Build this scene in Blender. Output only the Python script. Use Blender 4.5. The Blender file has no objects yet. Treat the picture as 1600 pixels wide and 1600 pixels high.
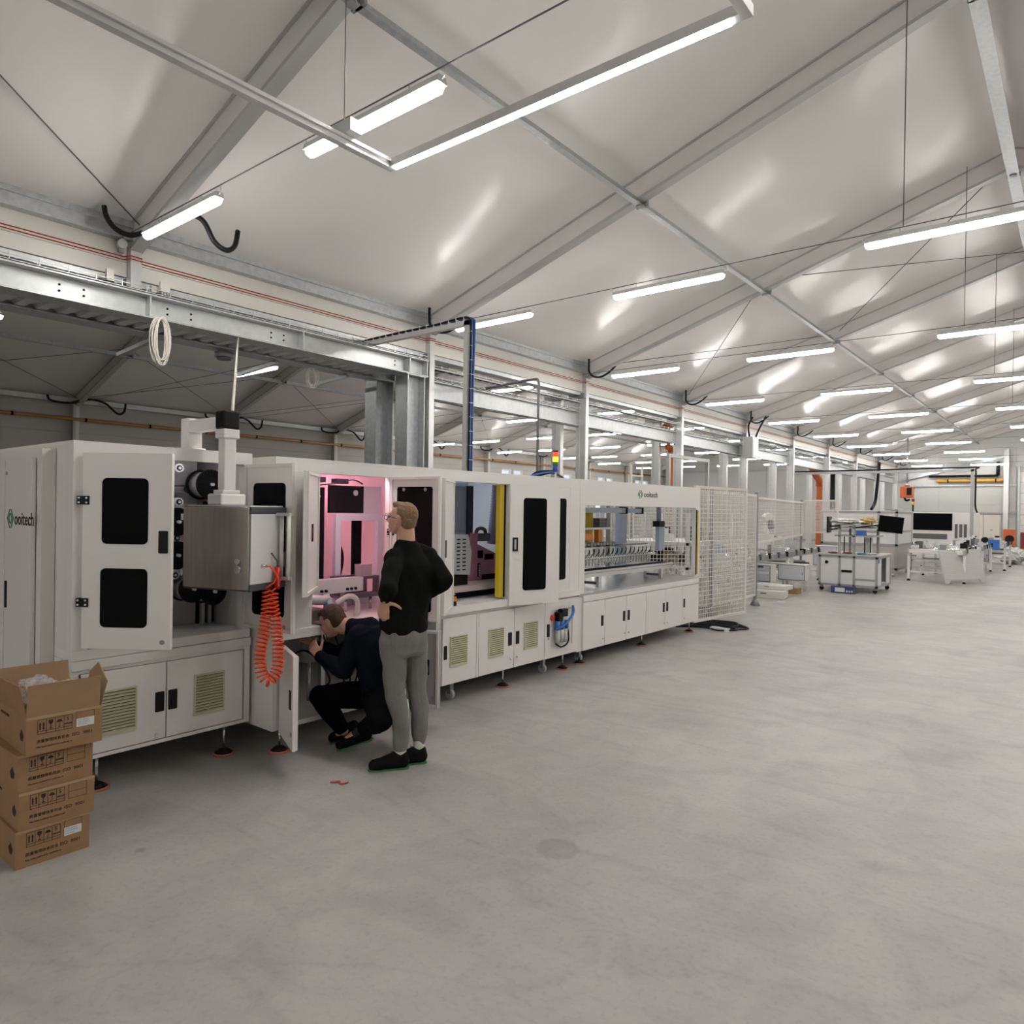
import bpy, bmesh, math, random
from mathutils import Vector, Matrix, noise
random.seed(7)
SC = bpy.context.scene
COL = SC.collection
# ------------------------------------------------------------------ camera, world, exposure
cam_d = bpy.data.cameras.new('camera'); cam_o = bpy.data.objects.new('camera', cam_d); COL.objects.link(cam_o)
RX, DN, FW = (0.77763, 0.62854, 0.01509), (0.01428, 0.00633, -0.99988), (-0.62856, 0.77775, -0.00405)
m = Matrix.Identity(4)
for i in range(3):
    m[i][0], m[i][1], m[i][2] = RX[i], -DN[i], -FW[i]
m[0][3], m[1][3], m[2][3] = 0, 0, 1.72
cam_o.matrix_world = m
cam_d.sensor_width = 36; cam_d.lens = 1105 / 1600 * 36; cam_d.clip_start = .05; cam_d.clip_end = 300
SC.camera = cam_o
W = bpy.data.worlds.new('overcast_sky'); SC.world = W; W.use_nodes = True
W.node_tree.nodes['Background'].inputs[0].default_value = (.80, .90, 1.0, 1)
W.node_tree.nodes['Background'].inputs[1].default_value = 1.0
SC.view_settings.view_transform = 'Standard'; SC.view_settings.look = 'None'
SC.view_settings.gamma = 1; SC.view_settings.use_curve_mapping = False
SC.view_settings.exposure = 0.0
LAMP = 58.0          # strength of the ceiling tubes
SC.cycles.max_bounces = 5; SC.cycles.diffuse_bounces = 3; SC.cycles.glossy_bounces = 2; SC.cycles.transmission_bounces = 2
SC.cycles.transparent_max_bounces = 6; SC.cycles.use_adaptive_sampling = True; SC.cycles.adaptive_threshold = .2; SC.cycles.adaptive_min_samples = 16
SC.cycles.caustics_reflective = False; SC.cycles.caustics_refractive = False
SC.cycles.sample_clamp_indirect = 8

ORD = ('', 'first', 'second', 'third', 'fourth', 'fifth', 'sixth', 'seventh', 'eighth', 'ninth', 'tenth')
def place(k):
    if k < 2: return '%s before the short column stub' % ORD[2 - k]
    return {2: 'at the short column stub', 3: 'at the steel H-columns'}.get(k) or '%s beyond the steel H-columns' % ORD[k - 3]
# ------------------------------------------------------------------ materials
MATS = {}
def mat(name, col, rough=.5, metal=0., var=0., vscale=6., bump=0., bscale=40., emit=None, estr=0., alpha=1., spec=.5, trans=0., stretch=(1, 1, 1), rvar=0.):
    if name in MATS: return MATS[name]
    m = bpy.data.materials.new(name); m.use_nodes = True; nt = m.node_tree; b = nt.nodes['Principled BSDF']
    b.inputs['Base Color'].default_value = (*col, 1); b.inputs['Roughness'].default_value = rough
    b.inputs['Metallic'].default_value = metal; b.inputs['Specular IOR Level'].default_value = spec
    b.inputs['Alpha'].default_value = alpha; b.inputs['Transmission Weight'].default_value = trans
    tc = mp = None
    if var or bump or rvar:
        tc = nt.nodes.new('ShaderNodeTexCoord'); mp = nt.nodes.new('ShaderNodeMapping')
        mp.inputs['Scale'].default_value = stretch; nt.links.new(tc.outputs['Object'], mp.inputs['Vector'])
    if var or rvar:
        n = nt.nodes.new('ShaderNodeTexNoise'); n.inputs['Scale'].default_value = vscale; n.inputs['Detail'].default_value = 2
        nt.links.new(mp.outputs[0], n.inputs['Vector'])
        if var:
            r = nt.nodes.new('ShaderNodeValToRGB'); r.color_ramp.elements[0].position = .3; r.color_ramp.elements[1].position = .7
            r.color_ramp.elements[0].color = (*[max(0, c * (1 - var)) for c in col], 1)
            r.color_ramp.elements[1].color = (*[min(1, c * (1 + var)) for c in col], 1)
            nt.links.new(n.outputs[0], r.inputs[0]); nt.links.new(r.outputs[0], b.inputs['Base Color'])
        if rvar:
            mr = nt.nodes.new('ShaderNodeMapRange'); mr.inputs[3].default_value = rough - rvar; mr.inputs[4].default_value = rough + rvar
            mr.inputs[1].default_value = .3; mr.inputs[2].default_value = .7
            nt.links.new(n.outputs[0], mr.inputs[0]); nt.links.new(mr.outputs[0], b.inputs['Roughness'])
    if bump:
        n2 = nt.nodes.new('ShaderNodeTexNoise'); n2.inputs['Scale'].default_value = bscale; n2.inputs['Detail'].default_value = 2
        nt.links.new(mp.outputs[0], n2.inputs['Vector'])
        bp = nt.nodes.new('ShaderNodeBump'); bp.inputs['Strength'].default_value = bump; bp.inputs['Distance'].default_value = .01
        nt.links.new(n2.outputs[0], bp.inputs['Height']); nt.links.new(bp.outputs[0], b.inputs['Normal'])
    if emit:
        b.inputs['Emission Color'].default_value = (*emit, 1); b.inputs['Emission Strength'].default_value = estr
    MATS[name] = m; return m
WHITE = mat('powder_white', (.82, .80, .77), .38)
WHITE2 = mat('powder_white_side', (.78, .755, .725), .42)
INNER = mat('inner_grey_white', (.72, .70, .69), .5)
GALV = mat('galvanised_steel', (.50, .52, .53), .42, .75, var=.12, vscale=14, rvar=.1)
GALVL = mat('bright_galvanised', (.62, .64, .64), .45, .4, var=.06, vscale=9)
ALU = mat('aluminium_profile', (.68, .68, .67), .36, .6, var=.05, vscale=4, stretch=(1, 1, .2))
ALUW = mat('satin_aluminium', (.74, .72, .69), .5)
ALUG = mat('grey_profile', (.40, .40, .395), .42, .4)
STEEL = mat('stainless_brushed', (.40, .37, .33), .33, .8, var=.08, vscale=5, stretch=(8, 8, .6))
CHROME = mat('bright_metal', (.75, .75, .74), .22, .9)
DARKM = mat('dark_grey_metal', (.13, .13, .135), .45, .3)
MIDM = mat('mid_grey_metal', (.33, .33, .34), .45, .4)
BLACK = mat('black_plastic', (.008, .008, .009), .4, spec=.2)
BLACKM = mat('black_matt', (.010, .010, .010), .8, spec=.08)
GLASSB = mat('black_tinted_acrylic', (.004, .0045, .005), .14, spec=.07)
FASC = mat('fascia_cladding', (.72, .70, .64), .45, var=.02, vscale=2)
WALLM = mat('sandwich_panel', (.50, .485, .45), .5)
WALLP = mat('sandwich_panel_pale', (.60, .60, .58), .5)
RED = mat('red_cable_sheath', (.55, .04, .03), .45)
ORANGE = mat('orange_hose', (.90, .085, .015), .35)
ORANGED = mat('orange_duct', (.58, .125, .03), .45)
ORANGEP = mat('orange_pad', (.62, .19, .10), .6)
YELLOW = mat('yellow_bar', (.72, .50, .03), .4)
GAS = mat('yellow_gas_pipe', (.66, .37, .06), .42)
GASB = mat('brown_orange_pipe', (.50, .24, .06), .45)
BLUE = mat('blue_hose', (.03, .16, .52), .35)
CREAM = mat('cream_vent_plastic', (.58, .55, .38), .5)
CABLEW = mat('white_cable', (.74, .71, .64), .45)
CARD = mat('brown_cardboard', (.33, .19, .095), .85, var=.06, vscale=9, bump=.08, bscale=60)
CARDI = mat('cardboard_inside', (.36, .23, .13), .9, var=.05, vscale=9)
PRINT = mat('black_print', (.03, .022, .016), .8)
STICK = mat('white_sticker', (.72, .73, .74), .6)
PLASTIC = mat('clear_film', (.80, .81, .82), .08, alpha=.34, spec=1.0)
KRAFT = mat('kraft_paper', (.62, .45, .22), .8, bump=.3, bscale=25)
GREENL = mat('logo_green', (.02, .20, .09), .5)
SKYP = mat('window_glass', (.9, .95, 1), .05, alpha=.12)
AMBER = mat('amber_acrylic', (.80, .55, .22), .15, alpha=.55)
PINKM = mat('pink_anodised_plate', (.50, .20, .28), .42)
LILAC = mat('lilac_bellows', (.30, .26, .38), .5)
BLUEG = mat('blue_grey_enamel', (.42, .48, .58), .4)
LED = mat('led_tube', (1, 1, 1), .4, emit=(1, .972, .93), estr=LAMP)
LEDOFF = mat('unlit_tube', (.8, .8, .78), .3)

# ------------------------------------------------------------------ mesh builder (world coordinates in, origin at each object's base)
WL = {}
class MB:
    def __init__(s, M=None): s.v = []; s.f = []; s.sm = []; s.M = M
    def add(s, vs, fs, smooth=False):
        o = len(s.v); s.v += [Vector(v) if s.M is None else s.M @ Vector(v) for v in vs]
        s.f += [tuple(i + o for i in f) for f in fs]; s.sm += [smooth] * len(fs); return s
    def box(s, x0, x1, y0, y1, z0, z1):
        x0, x1 = sorted((x0, x1)); y0, y1 = sorted((y0, y1)); z0, z1 = sorted((z0, z1))
        return s.add([(x, y, z) for z in (z0, z1) for y in (y0, y1) for x in (x0, x1)],
                     [(0, 2, 3, 1), (4, 5, 7, 6), (0, 1, 5, 4), (2, 6, 7, 3), (0, 4, 6, 2), (1, 3, 7, 5)])
    def bar(s, a, b, w, h=None, up=(0, 0, 1)):
        a, b = Vector(a), Vector(b); h = h or w; d = (b - a).normalized(); up = Vector(up)
        if abs(d.dot(up)) > .98: up = Vector((1, 0, 0))
        r = d.cross(up).normalized() * w / 2; u = r.cross(d).normalized() * h / 2
        return s.add([a - r - u, a + r - u, a + r + u, a - r + u, b - r - u, b + r - u, b + r + u, b - r + u],
                     [(0, 1, 2, 3), (7, 6, 5, 4), (0, 4, 5, 1), (1, 5, 6, 2), (2, 6, 7, 3), (3, 7, 4, 0)])
    def cyl(s, a, b, r, n=12, r1=None, cap=True):
        a, b = Vector(a), Vector(b); d = (b - a).normalized(); r1 = r if r1 is None else r1
        t = Vector((0, 0, 1)) if abs(d.z) < .9 else Vector((1, 0, 0))
        u = d.cross(t).normalized(); w = d.cross(u)
        vs = [a + (u * math.cos(2 * math.pi * i / n) + w * math.sin(2 * math.pi * i / n)) * r for i in range(n)] + \
             [b + (u * math.cos(2 * math.pi * i / n) + w * math.sin(2 * math.pi * i / n)) * r1 for i in range(n)]
        s.add(vs, [(i, (i + 1) % n, n + (i + 1) % n, n + i) for i in range(n)], True)
        if cap:
            o = len(s.v) - 2 * n
            s.f += [tuple(o + i for i in reversed(range(n))), tuple(o + n + i for i in range(n))]; s.sm += [False, False]
        return s
    def tube(s, pts, r, n=8, closed=False):
        pts = [Vector(p) for p in pts]; N = len(pts); vs = []; prev = None
        for i, p in enumerate(pts):
            d = (pts[min(i + 1, N - 1)] - pts[max(i - 1, 0)])
            d = d.normalized() if d.length > 1e-9 else Vector((0, 0, 1))
            if prev is None:
                t = Vector((0, 0, 1)) if abs(d.z) < .9 else Vector((1, 0, 0)); u = d.cross(t).normalized()
            else: u = (prev - d * prev.dot(d)).normalized()
            prev = u; w = d.cross(u); rr = r[i] if isinstance(r, (list, tuple)) else r
            vs += [p + (u * math.cos(2 * math.pi * k / n) + w * math.sin(2 * math.pi * k / n)) * rr for k in range(n)]
        fs = [(i * n + k, i * n + (k + 1) % n, (i + 1) * n + (k + 1) % n, (i + 1) * n + k) for i in range(N - 1) for k in range(n)]
        s.add(vs, fs, True); o = len(s.v) - len(vs)
        s.f += [tuple(o + k for k in reversed(range(n))), tuple(o + (N - 1) * n + k for k in range(n))]; s.sm += [False, False]
        return s
    def prism(s, poly, ax, a, b, smooth=False):
        """poly of 2d points; ax 'x': (y,z) extruded over x a..b, 'y': (x,z), 'z': (x,y)"""
        def P(p, t): return {'x': (t, p[0], p[1]), 'y': (p[0], t, p[1]), 'z': (p[0], p[1], t)}[ax]
        n = len(poly); vs = [P(p, a) for p in poly] + [P(p, b) for p in poly]
        s.add(vs, [(i, (i + 1) % n, n + (i + 1) % n, n + i) for i in range(n)], smooth); o = len(s.v) - 2 * n
        s.f += [tuple(o + i for i in reversed(range(n))), tuple(o + n + i for i in range(n))]; s.sm += [False, False]
        return s
    def frame(s, ax, t0, t1, u0, u1, v0, v1, w, wb=None):
        """rectangular frame of bars of width w in the plane normal to ax"""
        wb = wb or w
        def bx(a, b, c, d):
            if ax == 'x': s.box(t0, t1, a, b, c, d)
            elif ax == 'y': s.box(a, b, t0, t1, c, d)
            else: s.box(a, b, c, d, t0, t1)
        bx(u0, u0 + w, v0, v1); bx(u1 - w, u1, v0, v1); bx(u0 + w, u1 - w, v0, v0 + wb); bx(u0 + w, u1 - w, v1 - wb, v1)
        return s
    def build(s, name, material, parent=None, label=None, kind=None, cat=None, group=None, bevel=0, origin=None):
        xs = [v.x for v in s.v]; ys = [v.y for v in s.v]; zs = [v.z for v in s.v]
        c = Vector(((min(xs) + max(xs)) / 2, (min(ys) + max(ys)) / 2, min(zs))) if origin is None else Vector(origin)
        me = bpy.data.meshes.new(name); me.from_pydata([v - c for v in s.v], [], s.f)
        me.polygons.foreach_set('use_smooth', s.sm)
        bm = bmesh.new(); bm.from_mesh(me); bmesh.ops.recalc_face_normals(bm, faces=bm.faces); bm.to_mesh(me); bm.free()
        me.materials.append(material); me.update()
        return link(name, me, c, parent, label, kind, cat, group, bevel)
def link(name, me, c, parent=None, label=None, kind=None, cat=None, group=None, bevel=0):
    o = bpy.data.objects.new(name, me); COL.objects.link(o); WL[o.name] = Vector(c)
    if parent: o.parent = parent; o.location = Vector(c) - WL[parent.name]
    else: o.location = c
    if bevel:
        md = o.modifiers.new('edge', 'BEVEL'); md.width = bevel; md.segments = 2; md.limit_method = 'ANGLE'
    tag(o, label, kind, cat, group); return o
def tag(o, label=None, kind=None, cat=None, group=None):
    if label: o['label'] = label
    if kind: o['kind'] = kind
    if cat: o['category'] = cat
    if group: o['group'] = group
    return o
def thing(name, loc, label, cat, group=None, kind=None):
    o = bpy.data.objects.new(name, None); COL.objects.link(o); o.location = loc; o.empty_display_size = .1; WL[o.name] = Vector(loc)
    return tag(o, label, kind, cat, group)
def dup(root, loc, label=None, group=None, rotz=None):
    def cp(o, par):
        c = o.copy(); COL.objects.link(c); WL[c.name] = WL[o.name] + (Vector(loc) - WL[root.name])
        if par: c.parent = par
        for ch in o.children: cp(ch, c)
        return c
    r = cp(root, None); r.location = loc
    if rotz is not None: r.rotation_euler.z = rotz
    if label: r['label'] = label
    if group: r['group'] = group
    return r
def rrect(u0, u1, v0, v1, r, n=5):
    out = []
    for cx, cy, a0 in ((u1 - r, v1 - r, 0), (u0 + r, v1 - r, 90), (u0 + r, v0 + r, 180), (u1 - r, v0 + r, 270)):
        for i in range(n + 1):
            a = math.radians(a0 + 90 * i / n); out.append((cx + r * math.cos(a), cy + r * math.sin(a)))
    return out
def catmull(pts, k=6):
    pts = [Vector(p) for p in pts]; out = []; N = len(pts)
    for i in range(N - 1):
        p0, p1, p2, p3 = pts[max(i - 1, 0)], pts[i], pts[i + 1], pts[min(i + 2, N - 1)]
        for j in range(k):
            t = j / k
            out.append(.5 * ((2 * p1) + (p2 - p0) * t + (2 * p0 - 5 * p1 + 4 * p2 - p3) * t * t + (3 * p1 - p0 - 3 * p2 + p3) * t ** 3))
    return out + [pts[-1]]
TXT = {}
def text(name, s, size, origin, right, material, parent, up=(0, 0, 1), depth=.0006, align='LEFT', sx=1., bold=0.):
    """flat lettering as a thin mesh standing on a surface"""
    cu = bpy.data.curves.new('t', 'FONT'); cu.body = s; cu.size = size; cu.extrude = depth; cu.align_x = align; cu.resolution_u = 2
    cu.offset = bold
    ob = bpy.data.objects.new('t', cu); COL.objects.link(ob)
    dg = bpy.context.evaluated_depsgraph_get(); me = bpy.data.meshes.new_from_object(ob.evaluated_get(dg))
    bpy.data.objects.remove(ob); bpy.data.curves.remove(cu)
    R, U = Vector(right).normalized(), Vector(up).normalized(); N = R.cross(U)
    for v in me.vertices: v.co = R * v.co.x * sx + U * v.co.y + N * v.co.z
    me.name = name; me.materials.clear(); me.materials.append(material)
    return link(name, me, origin, parent)
# ------------------------------------------------------------------ the hall
XC, BAY, Y0 = -9.07, 5.0, 3.77            # main column row, bay length, first frame in view
FR = [Y0 + BAY * k for k in range(-2, 10)]
YA, YB = -21.6, 50.0                       # end walls
XR, XL2, XE, XRW = -.95, -17.4, -25.0, 7.05
def roof(x):
    if x > -9.4: return 5.06 + .312 * (8.1 - abs(x - XR))
    return 5.06 + .312 * (7.65 - abs(x - XL2))
# floor
fm = bpy.data.materials.new('polished_concrete'); fm.use_nodes = True; nt = fm.node_tree; B = nt.nodes['Principled BSDF']
tc = nt.nodes.new('ShaderNodeTexCoord')
def tex(scale, det=6, dist=0., st=(1, 1, 1)):
    mp = nt.nodes.new('ShaderNodeMapping'); mp.inputs['Scale'].default_value = st; nt.links.new(tc.outputs['Object'], mp.inputs[0])
    n = nt.nodes.new('ShaderNodeTexNoise'); n.inputs['Scale'].default_value = scale; n.inputs['Detail'].default_value = det
    n.inputs['Distortion'].default_value = dist; nt.links.new(mp.outputs[0], n.inputs[0]); return n
def ramp(n, p0, c0, p1, c1):
    r = nt.nodes.new('ShaderNodeValToRGB'); r.color_ramp.elements[0].position = p0; r.color_ramp.elements[1].position = p1
    r.color_ramp.elements[0].color = (*c0, 1); r.color_ramp.elements[1].color = (*c1, 1); nt.links.new(n.outputs[0], r.inputs[0]); return r
def mixc(a, b, f, mode='MULTIPLY'):
    x = nt.nodes.new('ShaderNodeMix'); x.data_type = 'RGBA'; x.blend_type = mode
    if isinstance(f, float): x.inputs['Factor'].default_value = f
    else: nt.links.new(f, x.inputs['Factor'])
    nt.links.new(a, x.inputs['A'])
    if isinstance(b, tuple): x.inputs['B'].default_value = b
    else: nt.links.new(b, x.inputs['B'])
    return x.outputs['Result']
c1 = ramp(tex(.55, 4, .6), .30, (.36, .345, .325), .72, (.47, .455, .43))
c2 = ramp(tex(3.2, 4, 1.2, (1, .7, 1)), .28, (.86, .86, .86), .62, (1, 1, 1))
c3 = ramp(tex(34., 2, .4), .30, (.88, .88, .88), .50, (1, 1, 1))
c4 = ramp(tex(1.3, 6, 2.5, (.5, 1.6, 1)), .50, (1, 1, 1), .78, (.84, .835, .83))
colr = mixc(mixc(mixc(c1.outputs[0], c2.outputs[0], 1.0), c3.outputs[0], .8), c4.outputs[0], 1.0)
vo = nt.nodes.new('ShaderNodeTexVoronoi'); vo.feature = 'DISTANCE_TO_EDGE'; vo.inputs['Scale'].default_value = .28
dn = tex(1.1, 3); dm = nt.nodes.new('ShaderNodeMix'); dm.data_type = 'VECTOR'; dm.inputs['Factor'].default_value = .35
nt.links.new(tc.outputs['Object'], dm.inputs['A']); nt.links.new(dn.outputs['Color'], dm.inputs['B']); nt.links.new(dm.outputs['Result'], vo.inputs[0])
ck = nt.nodes.new('ShaderNodeValToRGB'); ck.color_ramp.elements[0].color = (.80, .79, .78, 1); ck.color_ramp.elements[1].color = (1, 1, 1, 1)
ck.color_ramp.elements[0].position = .0; ck.color_ramp.elements[1].position = .004; nt.links.new(vo.outputs['Distance'], ck.inputs[0])
colr = mixc(colr, ck.outputs[0], .28)
for (sx, sy, rad, inner) in ((-2.05, 2.95, .125, .55), (-3.617, 1.583, .03, 0.)):      # round water stain, dropped blot
    vs = nt.nodes.new('ShaderNodeVectorMath'); vs.operation = 'DISTANCE'; vs.inputs[1].default_value = (sx, sy, 0)
    mm = nt.nodes.new('ShaderNodeMix'); mm.data_type = 'VECTOR'; mm.inputs['Factor'].default_value = .06
    ns = tex(14, 2); nt.links.new(tc.outputs['Object'], mm.inputs['A']); nt.links.new(ns.outputs['Color'], mm.inputs['B'])
    nt.links.new(tc.outputs['Object'], vs.inputs[0])
    r = nt.nodes.new('ShaderNodeValToRGB'); e = r.color_ramp.elements
    mr = nt.nodes.new('ShaderNodeMath'); mr.operation = 'MULTIPLY_ADD'; nt.links.new(vs.outputs['Value'], mr.inputs[0])
    mr.inputs[1].default_value = 1 / rad; nn = nt.nodes.new('ShaderNodeMath'); nn.operation = 'MULTIPLY_ADD'
    nt.links.new(ns.outputs[0], nn.inputs[0]); nn.inputs[1].default_value = .5; nn.inputs[2].default_value = -.25; nt.links.new(nn.outputs[0], mr.inputs[2])
    e[0].position = 0; e[0].color = (.86, .86, .86, 1) if inner else (.6, .6, .6, 1); e[1].position = 1.0; e[1].color = (1, 1, 1, 1)
    k = e.new(.78); k.color = (.80, .80, .80, 1)
    nt.links.new(mr.outputs[0], r.inputs[0]); colr = mixc(colr, r.outputs[0], 1.0)
nt.links.new(colr, B.inputs['Base Color'])
rr = nt.nodes.new('ShaderNodeMapRange'); nt.links.new(tex(1.6, 3, 1).outputs[0], rr.inputs[0]); rr.inputs[3].default_value = .36; rr.inputs[4].default_value = .60
nt.links.new(rr.outputs[0], B.inputs['Roughness']); B.inputs['Specular IOR Level'].default_value = .4
bp = nt.nodes.new('ShaderNodeBump'); bp.inputs['Strength'].default_value = .06; bp.inputs['Distance'].default_value = .01
nt.links.new(tex(22, 2).outputs[0], bp.inputs['Height']); nt.links.new(bp.outputs[0], B.inputs['Normal'])
MB().box(XE - .3, XRW + .3, YA - .2, YB + .2, -.2, 0).build('floor', fm, kind='structure', origin=(0, 0, 0))

# roof membranes: one sheet for each bay and slope, billowing a little between the frames
memb = bpy.data.materials.new('white_roof_membrane'); memb.use_nodes = True; nt = memb.node_tree; B = nt.nodes['Principled BSDF']
tc = nt.nodes.new('ShaderNodeTexCoord')
cr = ramp(tex(.6, 1), .3, (.83, .81, .78), .7, (.87, .85, .82)); nt.links.new(cr.outputs[0], B.inputs['Base Color'])
B.inputs['Roughness'].default_value = .22; B.inputs['Specular IOR Level'].default_value = .32
bp = nt.nodes.new('ShaderNodeBump'); bp.inputs['Strength'].default_value = .12; bp.inputs['Distance'].default_value = .03
nt.links.new(tex(2.2, 3, .8, (1, .45, 1)).outputs[0], bp.inputs['Height']); nt.links.new(bp.outputs[0], B.inputs['Normal'])
ceil = thing('ceiling', (0, 20, 5), None, None, kind='structure')
ys = [YA, FR[0] - 15, FR[0] - 10, FR[0] - 5] + FR + [YB]
def sheet(xa, xb, ya, yb):
    nx, ny = 40, 36; vs = []; bil = -.07 * min(1, (yb - ya) / 5)
    for i in range(nx + 1):
        x = xa + (xb - xa) * i / nx
        for j in range(ny + 1):
            t = j / ny; y = ya + (yb - ya) * t; e = abs(math.sin(math.pi * t)); ex = abs(math.sin(math.pi * i / nx))
            z = roof(x) + bil * (1 - (2 * t - 1) ** 2) * (.45 + .55 * ex ** .5)
            edge = (1 - e)
            z += .012 * noise.noise(Vector((x * 1.1, y * .9, 3))) * e + .011 * noise.noise(Vector((x * 4.2, y * 2, 9))) * (.25 + edge) * min(1, 6 * t * (1 - t) + .1)
            vs.append((x, y, z))
    fs = [(i * (ny + 1) + j, i * (ny + 1) + j + 1, (i + 1) * (ny + 1) + j + 1, (i + 1) * (ny + 1) + j) for i in range(nx) for j in range(ny)]
    b = MB(); b.add(vs, fs, True)
    top = [(v[0], v[1], v[2] + .02) for v in vs]; b.add(top, [tuple(reversed(f)) for f in fs], True)
    b.build('membrane_sheet', memb, ceil)
for a, b_ in zip(ys[:-1], ys[1:]):
    if b_ - a < .1: continue
    for xa, xb in ((XC + .12, XR), (XR, XRW + .3), (XL2, -9.7), (XE - .3, XL2)): sheet(xa, xb, a, b_)
MB().box(-9.74, XC + .16, YA, YB, 5.02, 5.3).build('valley_gutter', GALV, ceil)

# walls
wl = MB().box(XE - .3, XE - .22, YA, YB, 0, 7.6).build('wall_left', WALLM, kind='structure', origin=(XE - .26, 20, 0))
for z0, z1 in ((0, 1.0), (1.0, 2.0), (2.0, 2.9), (3.95, 4.45), (4.45, 5.1)):
    for y0, y1 in zip(ys[:-1], ys[1:]):
        MB().box(XE - .22, XE - .16, y0 + .004, y1 - .004, z0 + .006, z1 - .006).build('wall_panel', WALLM, wl)
# window band of the left wall: open only where windows are
wl.data.clear_geometry()
b = MB(); b.box(XE - .3, XE - .22, YA, YB, 0, 2.9); b.box(XE - .3, XE - .22, YA, YB, 3.95, 5.3); wins = []
for k in range(7, 11):
    y0 = FR[k] + 1.35
    for w in (0, 1.05): wins.append((y0 + w, y0 + w + .85))
e0 = YA
for (a, c) in wins:
    b.box(XE - .3, XE - .16, e0, a, 2.9, 3.95); e0 = c
b.box(XE - .3, XE - .16, e0, YB, 2.9, 3.95)
tmp = b.build('wl', WALLM, origin=(XE - .26, 20, 0)); wl.data = tmp.data; bpy.data.objects.remove(tmp)
for n, (a, c) in enumerate(wins):
    w = MB().frame('x', XE - .28, XE - .14, a, c, 2.9, 3.95, .05).build('window_%d' % (n + 1), mat('white_window_frame', (.75, .75, .74), .4), kind='structure')
    MB().box(XE - .22, XE - .21, a + .05, c - .05, 2.95, 3.9).build('pane', SKYP, w)
WBH = [0, 1.2, 2.4, 3.55, 4.7, 6.0, 7.8]
wb = MB().box(XE - .3, XRW + .3, YB, YB + .1, 0, 7.8).build('wall_back', WALLP, kind='structure', origin=(-5, YB, 0))
xs_ = [XE - .2, -21, -17.4, -13.5, -9.8, -6.9, -3.05]
for x0, x1 in zip(xs_[:-1], xs_[1:]):
    for z0, z1 in zip(WBH[:-1], WBH[1:]):
        MB().box(x0 + .005, x1 - .005, YB - .05, YB, z0 + .006, z1 - .006).build('wall_panel', WALLP, wb)
for x0, x1 in ((.95, 4), (4, XRW)):
    for z0, z1 in zip(WBH[:-1], WBH[1:]):
        MB().box(x0 + .005, x1 - .005, YB - .05, YB, z0 + .006, z1 - .006).build('wall_panel', WALLP, wb)
wf = MB().box(XE - .3, XRW + .3, YA - .1, YA, 0, 7.8).build('wall_front', WALLM, kind='structure', origin=(-5, YA, 0))
wr = MB().box(XRW + .2, XRW + .3, YA, YB, 0, 5.4).build('wall_right', WALLP, kind='structure', origin=(XRW, 20, 0))
# sectional roller door in the back wall
dr = MB().box(-2.95, .85, YB - .08, YB, 0, 4.35).build('door_1', mat('door_edge_grey', (.4, .41, .42), .4), kind='structure')
for i in range(7):
    MB().box(-2.86, .76, YB - .13, YB - .08, .01 + i * .615, .60 + i * .615).build('door_section', mat('door_white', (.72, .71, .66), .45), dr)
for x in (-2.95, .78): MB().box(x, x + .09, YB - .2, YB - .02, 0, 4.6).build('door_track', GALV, dr)
MB().box(-3.1, 1.0, YB - .22, YB - .05, 4.6, 4.78).build('door_lintel_rail', GALV, dr)

# columns
def alu_col(x0, x1, y, z0, z1, name, label, group):
    t = thing(name, ((x0 + x1) / 2, y, z0), label, 'column', group)
    b = MB(); b.box(x0, x1, y - .06, y + .06, z0, z1)
    b.build('shaft', ALU, t)
    MB().box(x0 + .04, x0 + .10, y - .068, y - .06, z0, z1).build('groove_strip', GALVL, t)
    MB().box(x0 - .03, x1 + .03, y - .12, y + .12, z0, z0 + .03).build('base_plate', DARKM, t)
    MB().box(x0 - .2, x1 - .02, y - .10, y - .06, 4.30, 4.42).box(x0 - .2, x1 - .02, y - .10, y - .2, 4.30, 4.31).build('tray_bracket', MIDM, t)
    return t
first = alu_col(XC - .13, XC + .13, FR[4], 0, 4.98, 'hall_column', 'aluminium box column of the row behind the machine line, carrying the eave', 'main row columns')
first['label'] = 'aluminium hall column, ' + place(4)
for k in (3, 5, 6, 7, 8, 9, 10, 11): dup(first, (XC, FR[k], 0), 'aluminium hall column, ' + place(k))
rear = alu_col(-9.9, -9.64, FR[4], 0, 4.98, 'side_hall_column', 'aluminium box column of the second row, on the side hall edge', 'side hall near row columns')
rear['label'] = 'aluminium column of the second row by the side hall, ' + place(4)
for k in (5, 6, 7, 8, 9, 10, 11): dup(rear, (-9.77, FR[k], 0), 'aluminium column of the second row by the side hall, ' + place(k))
stub = alu_col(XC - .13, XC + .13, FR[2], 4.27, 4.98, 'short_column', 'short aluminium column stub standing on the steel transfer beam', 'columns on the transfer beam')
for k in (0, 1): dup(stub, (XC, FR[k], 4.27), 'aluminium column standing on the transfer beam, ' + place(k))
wc = thing('wall_column', (XE, FR[2], 0), 'slim white column against the far side wall under a rafter', 'column', 'far side wall columns')
MB().box(XE - .06, XE + .12, FR[2] - .06, FR[2] + .06, 0, 4.95).build('shaft', mat('white_column', (.68, .67, .64), .4), wc)
MB().box(XE - .06, XE + .15, FR[2] - .13, FR[2] - .061, 0, 4.95).build('flange', WALLM, wc)
wc['label'] = 'slim white column against the far side wall, opposite the short column stub'
for k in (1, 3, 4, 5, 6, 7, 8, 9, 10, 11): dup(wc, (XE, FR[k], 0), 'slim white column against the far side wall, in line with the frame ' + place(k))
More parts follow.
